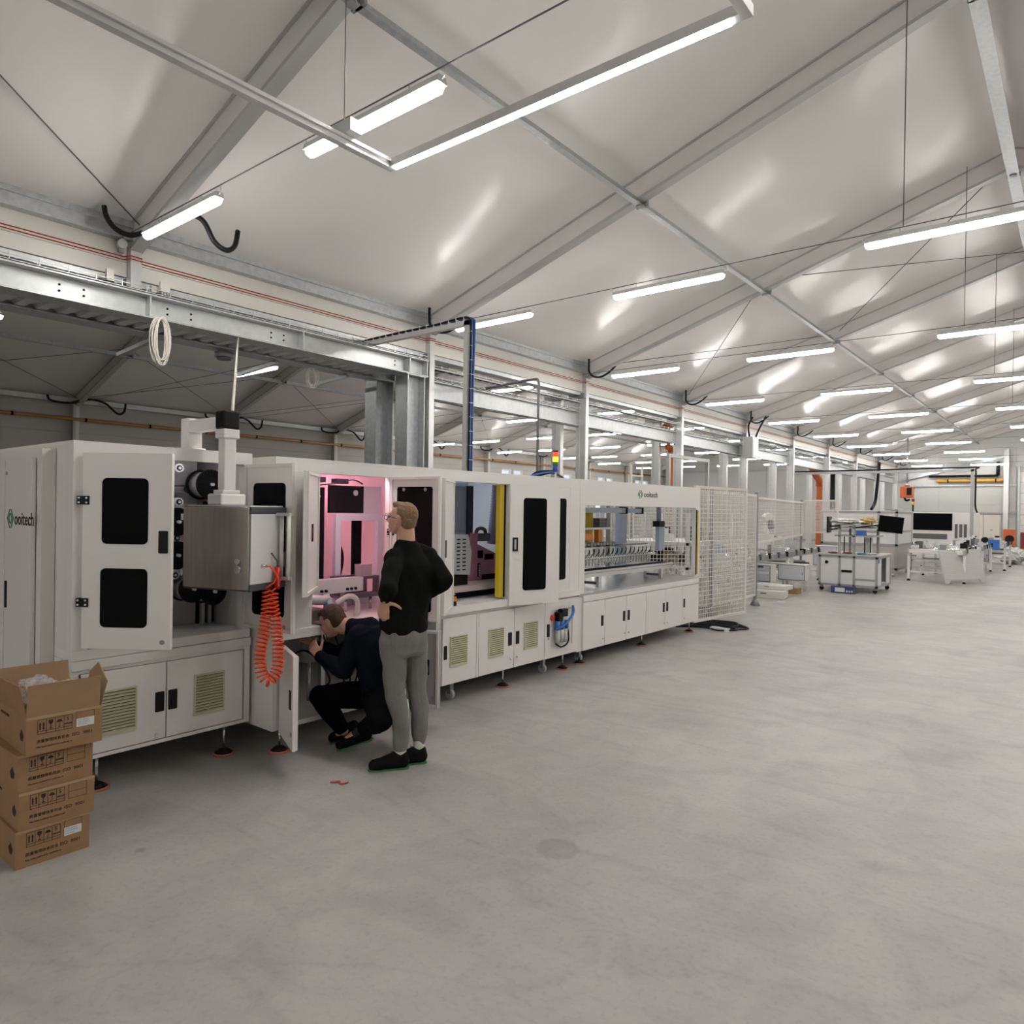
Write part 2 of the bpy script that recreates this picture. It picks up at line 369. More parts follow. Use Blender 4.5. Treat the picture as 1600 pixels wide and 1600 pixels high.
for k in range(12):
    MB().box(XRW - .12, XRW + .12, FR[k] - .06, FR[k] + .06, 0, 4.98).build('right_wall_column', ALU, label='aluminium column along the opposite long wall, in line with the frame ' + place(k), cat='column', group='opposite wall columns')
# rafters
def rafter(xa, xb, y, name, label, group):
    t = thing(name, (xa, y, roof(xa) - .3), label, 'rafter', group)
    za, zb = roof(xa), roof(xb); w = .055
    pr = [(xa, za - .30), (xb, zb - .30), (xb, zb - .0), (xa, za - .0)]
    MB().prism(pr, 'y', y - w * .75, y + w * .75).build('web', ALUW, t)
    for o0, o1 in ((-.335, -.29), (-.02, .0)):
        MB().prism([(xa, za + o0), (xb, zb + o0), (xb, zb + o1), (xa, za + o1)], 'y', y - w - .02, y + w + .02).build('flange', mat('rafter_flange', (.50, .50, .49), .42, .3), t)
    return t
r1 = rafter(XC + .1, XR, FR[2], 'roof_rafter', 'sloping aluminium rafter of the main roof, rising from the column row to the ridge', 'main roof rafters')
r2 = rafter(XRW, XR, FR[2], 'opposite_rafter', 'sloping aluminium rafter on the far side of the main ridge', 'opposite slope rafters')
r3 = rafter(XE, XL2, FR[2], 'side_roof_rafter', 'sloping aluminium rafter of the side hall above its long wall', 'side hall outer rafters')
r4 = rafter(-9.7, XL2, FR[2], 'inner_side_rafter', 'sloping aluminium rafter of the side hall next to the column rows', 'side hall inner rafters')
RL = {r1.name: 'aluminium rafter of the main roof slope over the columns, ', r2.name: 'aluminium rafter beyond the main ridge, ', r3.name: 'aluminium rafter of the side hall above its outer wall, ', r4.name: 'aluminium rafter of the side hall next to the columns, '}
for r in (r1, r2, r3, r4): r['label'] = RL[r.name] + place(2)
for k in range(12):
    if k == 2: continue
    for r in (r1, r2, r3, r4): dup(r, (WL[r.name].x, FR[k], WL[r.name].z), RL[r.name] + place(k))
for kk in (-1, -2, -3):
    for r in (r1, r2, r3, r4): dup(r, (WL[r.name].x, FR[0] + 5 * kk, WL[r.name].z), RL[r.name] + place(kk))
# purlins with a bracket at every frame
def purlin(x, z, name, label, h=.12, w=.09):
    t = thing(name, (x, 20, z), label, 'purlin')
    MB().box(x - w / 2, x + w / 2, YA, YB, z, z + .015).box(x - w / 2, x - w / 2 + .015, YA, YB, z + .015, z + h).build('channel', GALV, t)
    for y in FR:
        MB().box(x - .09, x + .09, y + .07, y + .10, z, z + .24).cyl((x, y, z - .02), (x, y, z), .05, 10).build('bracket', MIDM, t)
    return t
purlin(-4.88, 5.98, 'roof_purlin', 'long galvanised purlin halfway up the main roof slope')
purlin(2.98, 5.98, 'roof_purlin', 'long galvanised purlin halfway up the opposite main roof slope')
purlin(XR, 7.17, 'ridge_beam', 'long galvanised beam under the main roof ridge', .2, .16)
purlin(-21.2, 5.86, 'roof_purlin', 'long galvanised purlin on the outer slope of the side hall')
purlin(-13.6, 5.86, 'roof_purlin', 'long galvanised purlin on the inner slope of the side hall')
purlin(XL2, 7.0, 'ridge_beam', 'long galvanised beam under the side hall ridge', .2, .16)
for x, lab, nm in ((XC + .07, 'long galvanised eave rail above the main column row', 'eave_rail'), (XE + .1, 'white eave rail along the top of the far side wall', 'eave_rail'), (XRW - .1, 'eave rail along the top of the opposite long wall', 'eave_rail')):
    MB().box(x - .06, x + .06, YA, YB, 4.87, 5.02).box(x + .06, x + .09, YA, YB, 4.87, 4.89).build(nm, GALV if x > -20 else GALVL, label=lab, cat='rail')
# fascia cladding over the column row, one panel for each bay, with the red wire pair
tr = thing('trim_1', (XC, 20, 4.4), None, None, kind='structure')
for a, c in zip(FR[:-1] + [FR[-1]], FR[1:] + [YB]):
    if c - a < .1: continue
    b = MB(); b.box(XC - .02, XC + .03, a + .066, c - .066, 4.63, 4.87)
    b.build('fascia_panel', FASC, tr)
    MB().box(XC - .02, XC + .03, a + .066, c - .066, 4.45, 4.625).build('fascia_panel', FASC, tr)
    MB().box(XC - .24, XC - .0, a + .066, c - .066, 4.37, 4.445).build('drip_channel', GALVL, tr)
for z in (4.655, 4.69):
    pts = []
    for k in range(len(FR) - 1):
        pts += [(XC + .036, FR[k] + .09, z), (XC + .036, FR[k] + 4.9, z), (XC + .14, FR[k] + 4.935, z), (XC + .14, FR[k] + 5.065, z)]
    MB().tube(pts, .007, 5).build('red_wire', RED, label='thin red alarm wire along the white fascia, %s of the pair' % ('lower' if z < 4.67 else 'upper'), cat='wire')
# transfer beams, steel columns and the corrugated deck between
def ibeam(x, y0, y1, z0, z1, w, name, label):
    t = thing(name, (x, (y0 + y1) / 2, z0), label, 'beam')
    MB().box(x - .012, x + .012, y0, y1, z0 + .02, z1 - .02).build('web', GALVL, t)
    MB().box(x - w / 2, x + w / 2, y0, y1, z0, z0 + .02).build('flange', GALV, t)
    MB().box(x - w / 2, x + w / 2, y0, y1, z1 - .02, z1).build('flange', GALVL, t)
    yy = y1 - .42
    for y in (FR[2] + .12, FR[1] + .1, y1 - .42, y1 - .02, 6.05):
        MB().box(x - w / 2 + .01, x + w / 2 - .01, y - .008, y + .008, z0 + .02, z1 - .02).build('stiffener', GALVL, t)
    b = MB()
    for y in (2.95, 3.2, 4.15, 4.45, 5.6, 5.8, 7.9):
        for dz in (.12, .19): b.cyl((x + .010, y, z0 + dz), (x + .016, y, z0 + dz), .014, 8)
    b.build('bolt_holes', BLACKM, t).__setitem__('kind', 'stuff')
    return t
ibeam(-8.95, -6.4, 8.55, 3.965, 4.255, .30, 'transfer_beam', 'heavy galvanised steel I-beam in front, carrying the short column stubs')
ibeam(-9.77, -6.4, 8.55, 3.965, 4.255, .30, 'transfer_beam', 'heavy galvanised steel I-beam on the side hall edge behind the corrugated deck')
b = MB(); n = 0; y = -6.3; vs = []; pr = []
while y < 8.05:
    pr += [(y, 3.995), (y + .10, 3.995), (y + .13, 4.035), (y + .19, 4.035)]; y += .22
poly = pr + [(p[0], p[1] + .012) for p in reversed(pr)]
nn_ = len(pr)
b.add([(x, p[0], p[1]) for x in (-9.64, -9.09) for p in pr], [(i, i + 1, nn_ + i + 1, nn_ + i) for i in range(nn_ - 1)])
b.add([(x, p[0], p[1] + .01) for x in (-9.64, -9.09) for p in pr], [(nn_ + i, nn_ + i + 1, i + 1, i) for i in range(nn_ - 1)])
b.build('corrugated_deck', GALVL, label='corrugated metal sheet deck between the two transfer beams', cat='deck')
for x, lab in ((-8.97, 'galvanised steel H-column under the end of the front transfer beam'), (-9.77, 'galvanised steel H-column under the end of the rear transfer beam')):
    t = thing('steel_column', (x, 8.3, 0), lab, 'column')
    for y in (8.10, 8.48): MB().box(x - .15, x + .15, y - .01, y + .01, 0, 3.95).build('flange', GALV, t)
    MB().box(x - .008, x + .008, 8.11, 8.47, 0, 3.95).build('web', GALV, t)
    MB().box(x - .16, x + .16, 8.07, 8.51, 3.95, 3.965).build('cap_plate', GALVL, t)
    MB().box(x - .2, x + .2, 8.05, 8.53, 0, .02).build('base_plate', GALV, t)
# connecting beams between the further columns
for k in range(3, 11):
    y0, y1 = FR[k] + .065, FR[k + 1] - .065; x = XC - .14
    t = thing('tie_beam', (x, (y0 + y1) / 2, 3.68), 'white channel beam between hall columns, starting from the one ' + place(k), 'beam', 'column tie beams')
    MB().box(x - .01, x + .01, y0, y1, 3.70, 3.99).build('web', GALVL, t)
    MB().box(x, x + .1, y0, y1, 3.68, 3.70).build('flange', GALVL, t); MB().box(x, x + .1, y0, y1, 3.99, 4.01).build('flange', GALVL, t)
    MB().tube([(x + .06, y0, 3.66), (x + .06, y0 + 1.2, 3.64), (x + .06, y0 + 2.6, 3.66), (x + .06, y1, 3.645)], .015, 6).build('cable', DARKM, t)
# wire basket cable trays
def tray(x, z, y0, y1, w, name, label, step=.2, cables=3):
    t = thing(name, (x, (y0 + y1) / 2, z), label, 'cable tray')
    for s in (-1, 1):
        MB().box(x + s * w / 2 - .004, x + s * w / 2 + .004, y0, y1, z, z + .008).build('rail_wire', GALVL, t)
        MB().box(x + s * w / 2 - .004, x + s * w / 2 + .004, y0, y1, z + .052, z + .06).build('rail_wire', GALVL, t)
    b = MB(); y = y0 + .05
    while y < y1 - .05:
        b.box(x - w / 2, x + w / 2, y - .004, y + .004, z, z + .008)
        for s in (-1, 1): b.box(x + s * w / 2 - .005, x + s * w / 2 + .005, y - .006, y + .006, z, z + .075)
        y += step
    b.build('cross_wires', GALVL, t)['kind'] = 'stuff'
    for i in range(cables):
        MB().tube([(x - w / 2 + (i + 1) * w / (cables + 1) + .01 * math.sin(i + q * 1.7), y0 + (y1 - y0) * q / 14, z + .022 + .004 * math.sin(q * 2.1 + i)) for q in range(15)], .012, 6).build('cable', (BLACK, DARKM, CABLEW)[i % 3], t)
    return t
tray(XC - .02, 4.27, -6.3, FR[3], .2, 'cable_tray', 'wire basket cable tray hanging just below the white fascia')
tray(-8.86, 4.258, -6.3, 8.5, .16, 'cable_tray', 'wire basket cable tray lying on the front transfer beam', .28, 2)
tray(XC - .08, 4.20, FR[3] + .1, YB - .3, .2, 'cable_tray', 'wire basket cable tray running along the further hall columns')
tray(XC - .09, 4.015, FR[3] + .1, YB - .3, .14, 'cable_tray', 'small wire basket tray on top of the tie beams', .25, 2)
# suspension wires, lamps
def make_lamp(name, label, group, on=True):
    t = thing(name, (0, 0, 0), label, 'lamp', group); L = .79
    MB().prism([(-.05, .0), (.05, .0), (.035, .055), (-.035, .055)], 'x', -L, L).build('housing', mat('lamp_housing_grey', (.62, .62, .60), .45), t)
    pr = [(.052 * math.cos(a), .0 - .058 * abs(math.sin(a)) ** .8) for a in [math.pi * i / 4 for i in range(5)]]
    vs = []; N = len(pr)
    for x, s in ((-L, .55), (-L + .035, 1), (L - .035, 1), (L, .55)): vs += [(x, p[0] * s, p[1] * s - .002) for p in pr]
    b = MB(); b.add(vs, [(i * N + j, i * N + j + 1, (i + 1) * N + j + 1, (i + 1) * N + j) for i in range(3) for j in range(N - 1)] + [tuple(range(N)), tuple(range(4 * N - 1, 3 * N - 1, -1))])
    b.build('diffuser', LED if on else LEDOFF, t)
    for s in (-1, 1):
        MB().tube([(s * L, 0, .03), (s * (L + .03), 0, .05), (s * (L + .02), 0, .10)], .005, 5).build('end_hook', CABLEW, t)
        MB().bar((s * .45, 0, .05), (s * .45, 0, .11), .006).build('hanger', GALV, t)
    return t
ROWS = ('by the columns', 'at mid slope', 'under the main ridge', 'past the main ridge', 'by the opposite wall')
SROWS = {-11.2: 'close to the columns', -14.3: 'on the inner slope', -14.5: 'on the inner slope', -17.5: 'under the side ridge', -20.6: 'on the outer slope', -23.3: 'by the far wall'}
WY = [3.53 + 5.0 * k for k in range(0, 10)]
LZ = 4.70
lamp0 = make_lamp('tube_lamp', 'lit LED tube lamp hung on a wire across the main hall', 'main hall tube lamps'); lamp0.location = (-7.35, WY[0], LZ); WL[lamp0.name] = Vector((-7.35, WY[0], LZ))
for ch in lamp0.children: WL[ch.name] = WL[ch.name] + WL[lamp0.name]
for k, y in enumerate(WY):
    if y > YB - 1: continue
    for r, x in enumerate((-7.35, -4.33, -1.13, 2.1, 5.2)):
        lb = 'added unseen tube lamp %s, wire %s' % (ROWS[r], place(k + 2))
        if k == 0 and r == 0: lamp0['label'] = lb; continue
        dup(lamp0, (x, y, LZ), lb)
    MB().cyl((XC + .15, y, LZ + .115), (XRW - .1, y, LZ + .115), .006, 6).build('lamp_wire', DARKM, label='taut wire carrying the added unseen lamps, ' + place(k + 2), cat='wire', group='main hall lamp wires')
    for x, w_ in ((-1.55, 'columns'), (1.2, 'opposite wall')):
        MB().cyl((x, y, LZ + .115), (x, y, roof(x) + .05), .006, 6).build('hanger_rod', DARKM, label='thin vertical hanger rod, %s side of ridge, lamp wire %s' % (w_, place(k + 2)), cat='rod', group='main hall hanger rods')
for kk in (-2, -3, -4):  # unseen lamp rows behind the camera, added to brighten the near-left upright faces
    for r, x in enumerate((-7.35, -4.33, -1.13, 2.1, 5.2)): dup(lamp0, (x, 3.53 + 5 * kk, LZ), 'added unseen tube lamp %s, wire %s' % (ROWS[r], place(kk + 2)))
    MB().cyl((XC + .15, 3.53 + 5 * kk, LZ + .115), (XRW - .1, 3.53 + 5 * kk, LZ + .115), .006, 6).build('lamp_wire', DARKM, label='taut wire carrying the added unseen lamps, ' + place(kk + 2), cat='wire', group='main hall lamp wires')
lamp1 = dup(lamp0, (-14.3, 3.63, LZ), 'lit tube lamp in the side hall on the inner slope, ' + place(2), 'side hall tube lamps')
for k in range(1, 9):
    y = 3.63 + 4.98 * k
    rows = {1: (-14.3,), 2: (-11.2,), 3: (-11.2, -14.5)}.get(k, (-11.2, -14.5, -17.5, -20.6, -23.3))
    for x in rows: dup(lamp1, (x, y, LZ), 'lit side hall tube lamp %s, %s' % (SROWS[x], place(k + 2)))
    if k > 1: MB().cyl((-9.9, y, LZ + .115), (XE + .1, y, LZ + .115), .006, 6).build('lamp_wire', DARKM, label='taut wire across the side hall carrying lamps, ' + place(k + 2), cat='wire', group='side hall lamp wires')
for q_, y in enumerate((3.63, 8.6)):
    MB().cyl((-9.95, y, LZ + .115), (XE + .1, y, LZ + .115), .006, 6).build('lamp_wire', DARKM, label='taut wire across the side hall carrying a single lamp, ' + place(q_ + 2), cat='wire', group='near side hall lamp wires')
# cross bracing in the roofs
def brace(a, b, lab, grp): MB().cyl(a, b, .008, 6).build('brace_rod', DARKM, label=lab, cat='rod', group=grp)
for k in (2, 5, 10):
    a, c = FR[k - 1], FR[k]
    for s in (0, 1):
        y0, y1 = (a, c) if s else (c, a)
        brace((-8.8, y0, roof(-8.8) - .12), (-4.95, y1, roof(-4.95) - .14), 'brace rod, lower main slope, low at %s end, bay ending ' % ('near' if s else 'far') + place(k), 'main roof braces')
        brace((-4.8, y0, roof(-4.8) - .12), (-1.0, y1, roof(-1.0) - .14), 'brace rod, upper main slope, low at %s end, bay ending ' % ('near' if s else 'far') + place(k), 'upper main roof braces')
for k in (2, 3, 4, 5, 6, 7):
    a, c = FR[k - 1], FR[k]
    for s in (0, 1):
        y0, y1 = (a, c) if s else (c, a)
        brace((-24.8, y0, roof(-24.8) - .12), (-21.2, y1, roof(-21.2) - .14), 'brace rod, outer side slope, low at %s end, bay ending ' % ('near' if s else 'far') + place(k), 'side hall braces')
# black drain hoses looping at the column heads
h = MB().tube(catmull([(-8.72, -.30, .16), (-8.72, -.30, .02), (-8.74, -.25, -.12), (-8.72, -.10, -.2), (-8.6, .0, -.21), (-8.42, .06, -.12), (-8.25, .08, .02)]), .024, 8)
for v in h.v: v.y += FR[3]; v.z += 4.97
ho = h.build('drain_hose', BLACK, label='black flexible hose looping under the roof beside a column head', cat='hose', group='column head hoses')
for k in (4, 5, 6, 7, 8, 9, 10, 11): dup(ho, (ho.location.x, ho.location.y + 5 * (k - 3), ho.location.z), 'black hose looping under the main roof by the column head ' + place(k))
MB().tube(catmull([(-8.72, 3.32, 5.1), (-8.70, 3.34, 4.98), (-8.66, 3.42, 4.86), (-8.55, 3.55, 4.80), (-8.40, 3.70, 4.88), (-8.3, 3.82, 4.99), (-8.1, 3.9, 5.08), (-8.0, 4.1, 5.02), (-7.95, 4.22, 4.80), (-7.9, 4.34, 4.72), (-7.9, 4.45, 4.80), (-7.92, 4.5, 5.0)]), .03, 8).build('drain_hose', BLACK, label='long black flexible hose snaking past the rafter foot above the short column stub', cat='hose')
h = MB().tube(catmull([(XE + .3, -.9, .06), (XE + .3, -.8, -.1), (XE + .35, -.3, -.12), (XE + .35, .2, .05), (XE + .35, .7, .0), (XE + .35, 1.1, -.3), (XE + .35, 1.3, -.22), (XE + .35, 1.35, .05)]), .035, 8)
for v in h.v: v.y += FR[3]; v.z += 4.95
ho = h.build('wall_hose', BLACK, label='black flexible hose looping under the side hall roof at a wall column', cat='hose', group='side wall hoses')
for k in (2, 4, 5, 6, 7, 8): dup(ho, (ho.location.x, ho.location.y + 5 * (k - 3), ho.location.z), 'black hose under the side roof, by the wall column ' + place(k))
# pipe along the side wall
t = thing('gas_pipe', (XE + .12, 20, 4.33), 'long brown-orange gas pipe along the far side wall', 'pipe')
MB().cyl((XE + .14, YA + .3, 4.36), (XE + .14, YB - .3, 4.36), .05, 10).build('pipe_run', GASB, t)
y = 1.
while y < 48:
    MB().cyl((XE + .14, y - .03, 4.36), (XE + .14, y + .03, 4.36), .062, 10).build('clamp', BLACKM, t)
    if int(y) % 6 == 0: MB().box(XE + .13, XE + .15, y - .01, y + .01, 4.4, 4.9).build('hanger', MIDM, t)
    y += 2.
# suspended rectangular light frame near the roof lamps
t = thing('light_frame', (-3.4, 2.6, 4.25), 'suspended aluminium profile frame with a lit LED strip in it', 'light frame')
MB().box(-4.105, -4.05, .9, 3.56, 4.25, 4.31).box(-4.05, -4.03, .9, 3.50, 4.285, 4.31).build('side_profile', ALU, t)
MB().box(-4.05, -1.4, 3.50, 3.56, 4.25, 4.31).build('end_profile', ALU, t)
MB().box(-4.02, -1.45, 3.505, 3.545, 4.237, 4.249).build('led_strip', LED, t)
MB().box(-1.4, -1.345, .9, 3.56, 4.25, 4.31).build('side_profile', ALU, t)
MB().box(-4.05, -1.4, .9, .955, 4.25, 4.31).build('end_profile', ALU, t)
for p in ((-4.07, 3.1), (-4.07, 1.3), (-1.37, 3.1), (-1.37, 1.3)):
    MB().cyl((p[0], p[1], 4.31), (p[0], p[1], roof(p[0]) + .05), .004, 6).build('hanger_wire', DARKM, t)
MB().box(-4.2, -3.95, 3.06, 3.16, 4.31, 4.40).build('driver_box', GALVL, t)
# ------------------------------------------------------------------ machine line
def louvre(parent, X, y0, y1, z0, z1, n=13):
    v = MB().frame('x', X - .002, X + .010, y0, y1, z0, z1, .010).build('vent_grille', CREAM, parent, label='cream slatted ventilation grille')
    b = MB(); dz = (z1 - z0 - .02) / n
    for i in range(n):
        z = z0 + .01 + dz * i
        b.add([(X + .001, y0 + .01, z + dz * .62), (X + .010, y0 + .01, z + dz * .30), (X + .010, y0 + .01, z), (X + .001, y0 + .01, z),
               (X + .001, y1 - .01, z + dz * .62), (X + .010, y1 - .01, z + dz * .30), (X + .010, y1 - .01, z), (X + .001, y1 - .01, z)],
              [(0, 1, 2, 3), (7, 6, 5, 4), (0, 4, 5, 1), (1, 5, 6, 2), (2, 6, 7, 3), (3, 7, 4, 0)])
    b.build('slats', CREAM, v)['kind'] = 'stuff'
    MB().box(X - .0015, X + .0006, y0 + .009, y1 - .009, z0 + .009, z1 - .009).build('vent_gap_shade', mat('vent_shade_paint', (.10, .10, .06), .8), v)  # dark plate paints in the shade seen between the slats
def fhandle(parent, X, y, z0, z1, w=.055):
    h = MB().prism(rrect(y - w / 2, y + w / 2, z0, z1, .006, 3), 'x', X, X + .006).build('recessed_handle', BLACK, parent)
def lock(parent, X, y, z, r=.013):
    MB().cyl((X, y, z), (X + .006, y, z), r, 10).build('lock', CHROME, parent)
def panel(parent, X, y0, y1, z0, z1, name='cabinet_door', th=.018, gap=.0035, m_=None):
    return MB().box(X - th, X, y0 + gap, y1 - gap, z0 + gap, z1 - gap).build(name, m_ or WHITE, parent, bevel=.002)
def hung_door(parent, hinge, free, z0, z1, th, windows, name='door', flip=1, wmat=None, rim=1, handle=None, locks=(), hz=None):
    """door leaf drawn from its hinge to its free edge; windows/handles in leaf coordinates (u from hinge, z)"""
    h, f = Vector((hinge[0], hinge[1], 0)), Vector((free[0], free[1], 0)); w = (f - h).length
    u = (f - h).normalized(); n = Vector((-u.y, u.x, 0)) * flip
    M = Matrix(((u.x, n.x, 0, h.x), (u.y, n.y, 0, h.y), (0, 0, 1, 0), (0, 0, 0, 1)))
    d = MB(M).box(0, w, 0, th, z0, z1).build(name, wmat or WHITE, parent, bevel=.002)
    for (a, b, c, e, rd) in windows:
        MB(M).prism(rrect(a, b, c, e, rd), 'y', -.003, th + .003).build('tinted_window', GLASSB, d)
    if handle:
        a, c, e = handle
        MB(M).prism(rrect(a - .027, a + .027, c, e, .006, 3), 'y', -.005, th + .005).build('handle', BLACK, d)
    for (a, c) in locks: MB(M).cyl((a, -.006, c), (a, th + .006, c), .014, 10).build('lock', CHROME if not rim else MIDM, d)
    if rim:   # folded inner edge
        MB(M).frame('y', -.012 if rim < 0 else th, 0 if rim < 0 else th + .012, .004, w - .004, z0 + .004, z1 - .004, .02).build('folded_rim', WHITE2, d)
    for zz in hz or ():
        b = MB(M).box(-.03, .04, -.006, th + .006, zz, zz + .05).build('hinge', BLACK, d)
        for q in (-.018, .026):
            for r in (.012, .038): MB(M).cyl((q, -.009, zz + r), (q, th + .009, zz + r), .006, 8).build('screw', CHROME, d)
    return d
def foot(parent, x, y, zt):
    MB().cyl((x, y, .03), (x, y, zt), .009, 8).build('foot_spindle', CHROME, parent)
    b = MB().cyl((x, y, .012), (x, y, .035), .062, 16, .03).build('foot_cup', BLACK, parent)
    MB().cyl((x, y, 0), (x, y, .013), .07, 18).build('foot_pad', ORANGEP, parent, label='orange anti-vibration pad')
def caster(parent, x, y, zt):
    MB().cyl((x, y - .015, .045), (x, y + .015, .045), .045, 16).build('caster_wheel', mat('caster_white', (.6, .6, .6), .4), parent)
    MB().box(x - .02, x + .02, y - .022, y + .022, .05, zt).build('caster_fork', MIDM, parent)
def logo(parent, origin, right, size, side_n, sx=1.):
    """green emblem of two interlocking pointed loops with the word beside it"""
    o = Vector(origin); R = Vector(right); U = Vector((0, 0, 1)); N = Vector(side_n)
    def q(pts, m_, nm):
        b = MB(); n = len(pts); vs = [o + R * p[0] * size * sx + U * p[1] * size for p in pts]
        b.add([v for v in vs] + [v + N * .0012 for v in vs], [tuple(range(n)), tuple(range(2 * n - 1, n - 1, -1))] + [(i, (i + 1) % n, n + (i + 1) % n, n + i) for i in range(n)])
        b.build(nm, m_, parent)
    for s in (1, -1):
        X = lambda x: .5 + s * (x - .5)
        q([(X(0), .5), (X(.36), 1.1), (X(.47), 1.1), (X(.12), .5), (X(.47), -.1), (X(.36), -.1)], GREENL, 'emblem_outer_loop')
        q([(X(.20), .5), (X(.42), .86), (X(.49), .78), (X(.31), .5), (X(.49), .22), (X(.42), .14)], GREENL, 'emblem_inner_loop')
    text('logo_lettering', 'ooitech', size * 1.12, o + R * 1.12 * size * sx + U * .14 * size + N * .0012, right, PRINT, parent, sx=.80 * sx, bold=.010 * size)
# ---- end cabinet beside the reel unit
EY = 1.47
t = thing('end_cabinet', (-5.55, 1.9, 0), 'tall plain white cabinet with green emblem and lettering at the end of the machine line', 'cabinet')
MB().box(-6.6, -4.78, EY + .03, 1.572, .12, 2.04).box(-6.6, -5.96, 1.572, 2.4, .12, 2.04).build('body', WHITE2, t)
MB().box(-6.55, -4.85, EY + .05, 1.57, 0, .12).box(-6.55, -6.0, 1.57, 2.35, 0, .12).build('plinth', DARKM, t)
d = MB().box(-5.33, -4.86, EY, EY + .026, .35, 1.985).build('door', WHITE2, t, bevel=.003)
MB().prism(rrect(-5.305, -5.275, 1.05, 1.22, .008, 3), 'y', EY - .006, EY).build('handle', BLACK, d)
MB().cyl((-5.30, EY - .004, 1.90), (-5.30, EY, 1.90), .012, 10).build('lock', MIDM, d)
MB().box(-6.55, -5.345, EY, EY + .026, .14, 1.985).build('door', WHITE2, t, bevel=.003)
logo(d, (-5.285, EY - .0005, 1.565), (1, 0, 0), .100, (0, -1, 0), 1.25)

# ---- reel unit
FX = -4.52
t = m1 = thing('reel_cabinet', (-5.1, 2.12, 0), 'white machine cabinet with open doors showing rows of black wire reels', 'machine')
Y1, Y2 = 1.575, 2.70
MB().box(FX - .07, FX, Y1, Y1 + .085, .86, 2.06).build('corner_post', WHITE, t)
MB().box(FX - .07, FX, Y2 - .06, Y2, .86, 2.06).build('corner_post', WHITE, t)
MB().box(FX - .07, FX, Y1 + .085, Y2 - .06, 2.0, 2.06).build('header', WHITE, t)
MB().box(-5.9, FX, Y1, Y2, 2.06, 2.08).build('roof_panel', WHITE, t)
MB().box(-5.9, FX - .07, Y1, Y1 + .025, .86, 2.06).build('side_panel', WHITE2, t)
MB().box(-5.9, FX - .07, Y2 - .025, Y2, .86, 2.06).build('side_panel', INNER, t)
MB().box(-5.0, -4.98, Y1 + .025, Y2 - .16, .86, 2.06).build('reel_board', mat('reel_board_grey', (.50, .49, .49), .5), t)
MB().box(-5.9, FX + .0, Y1, Y2, .80, .86).build('sill', WHITE, t, bevel=.003)
MB().box(-5.9, FX + .015, Y1, Y2, .745, .798).build('worktop_edge', WHITE, t, bevel=.002)
MB().box(-5.9, FX - .022, Y1, Y2, .21, .745).build('base_body', WHITE2, t)
MB().frame('x', FX - .022, FX, Y1, Y2, .21, .745, .04, .022).build('base_frame', WHITE, t)
for a, c in ((Y1 + .05, 2.122), (2.122, Y2 - .05)):
    d = panel(t, FX + .004, a, c, .235, .722)
    louvre(d, FX + .005, *((1.73, 1.94) if a < 1.8 else (2.30, 2.51)), .335, .60)
    fhandle(d, FX + .004, 2.080 if a < 1.8 else 2.162, .41, .535)
    if a < 1.8: lock(d, FX + .004, 2.065, .265)
foot(t, -4.60, 2.56, .21); foot(t, -4.60, 1.75, .21); foot(t, -5.7, 2.5, .21); foot(t, -5.7, 1.75, .21)
hung_door(t, (-4.495, 1.63), (-4.08, 1.945), .88, 2.01, .022, [(.115, .385, 1.485, 1.865, .03), (.11, .385, 1.005, 1.345, .03)], handle=(.475, 1.435, 1.565), locks=[(.475, .925)], flip=-1, hz=(1.12, 1.71), rim=-1)
d = hung_door(t, (-4.50, 2.66), (-4.0, 2.71), .88, 2.0, .022, [(.09, .42, 1.40, 1.87, .03), (.09, .42, .98, 1.33, .03)], handle=(.465, 1.42, 1.55), locks=[(.42, .92)], flip=-1)
MB().box(-4.62, -4.60, 1.8, 2.5, 2.02, 2.04).build('led_bar', mat('reel_led', (1, 1, 1), .4, emit=(1, .96, 1), estr=6), t)
# reels, guide rollers, number tags, dancer arms
reel_pos = [(2.27, 1.86), (2.52, 1.86), (2.05, 1.60), (2.29, 1.60), (2.05, 1.375), (2.29, 1.375), (2.40, 1.14), (2.55, 1.11), (2.05, 1.14)]
for i, (y, z) in enumerate(reel_pos):
    R_ = .105 if i in (1, 0) else .095
    if i == 0: continue
    r = MB().cyl((-4.98, y, z), (-4.74, y, z), .012, 10).build('reel_shaft', CHROME, t)
    MB().cyl((-4.90, y, z), (-4.885, y, z), R_, 28).build('reel_flange', BLACK, r)
    MB().cyl((-4.885, y, z), (-4.755, y, z), R_ * .86, 28).build('wire_winding', mat('tinned_wire', (.52, .52, .53), .38, .4, var=.06, vscale=40), r)
    MB().cyl((-4.755, y, z), (-4.74, y, z), R_, 28).build('reel_flange', BLACK, r)
    b = MB()
    for k in range(24):
        a = 2 * math.pi * k / 24
        b.bar((-4.738, y + .55 * R_ * math.cos(a), z + .55 * R_ * math.sin(a)), (-4.738, y + .95 * R_ * math.cos(a), z + .95 * R_ * math.sin(a)), .003, .004)
    b.build('flange_ribs', BLACKM, r)['kind'] = 'stuff'
    MB().cyl((-4.74, y, z), (-4.71, y, z), .011, 10).build('shaft_end', mat('white_plastic', (.75, .75, .74), .4), r)
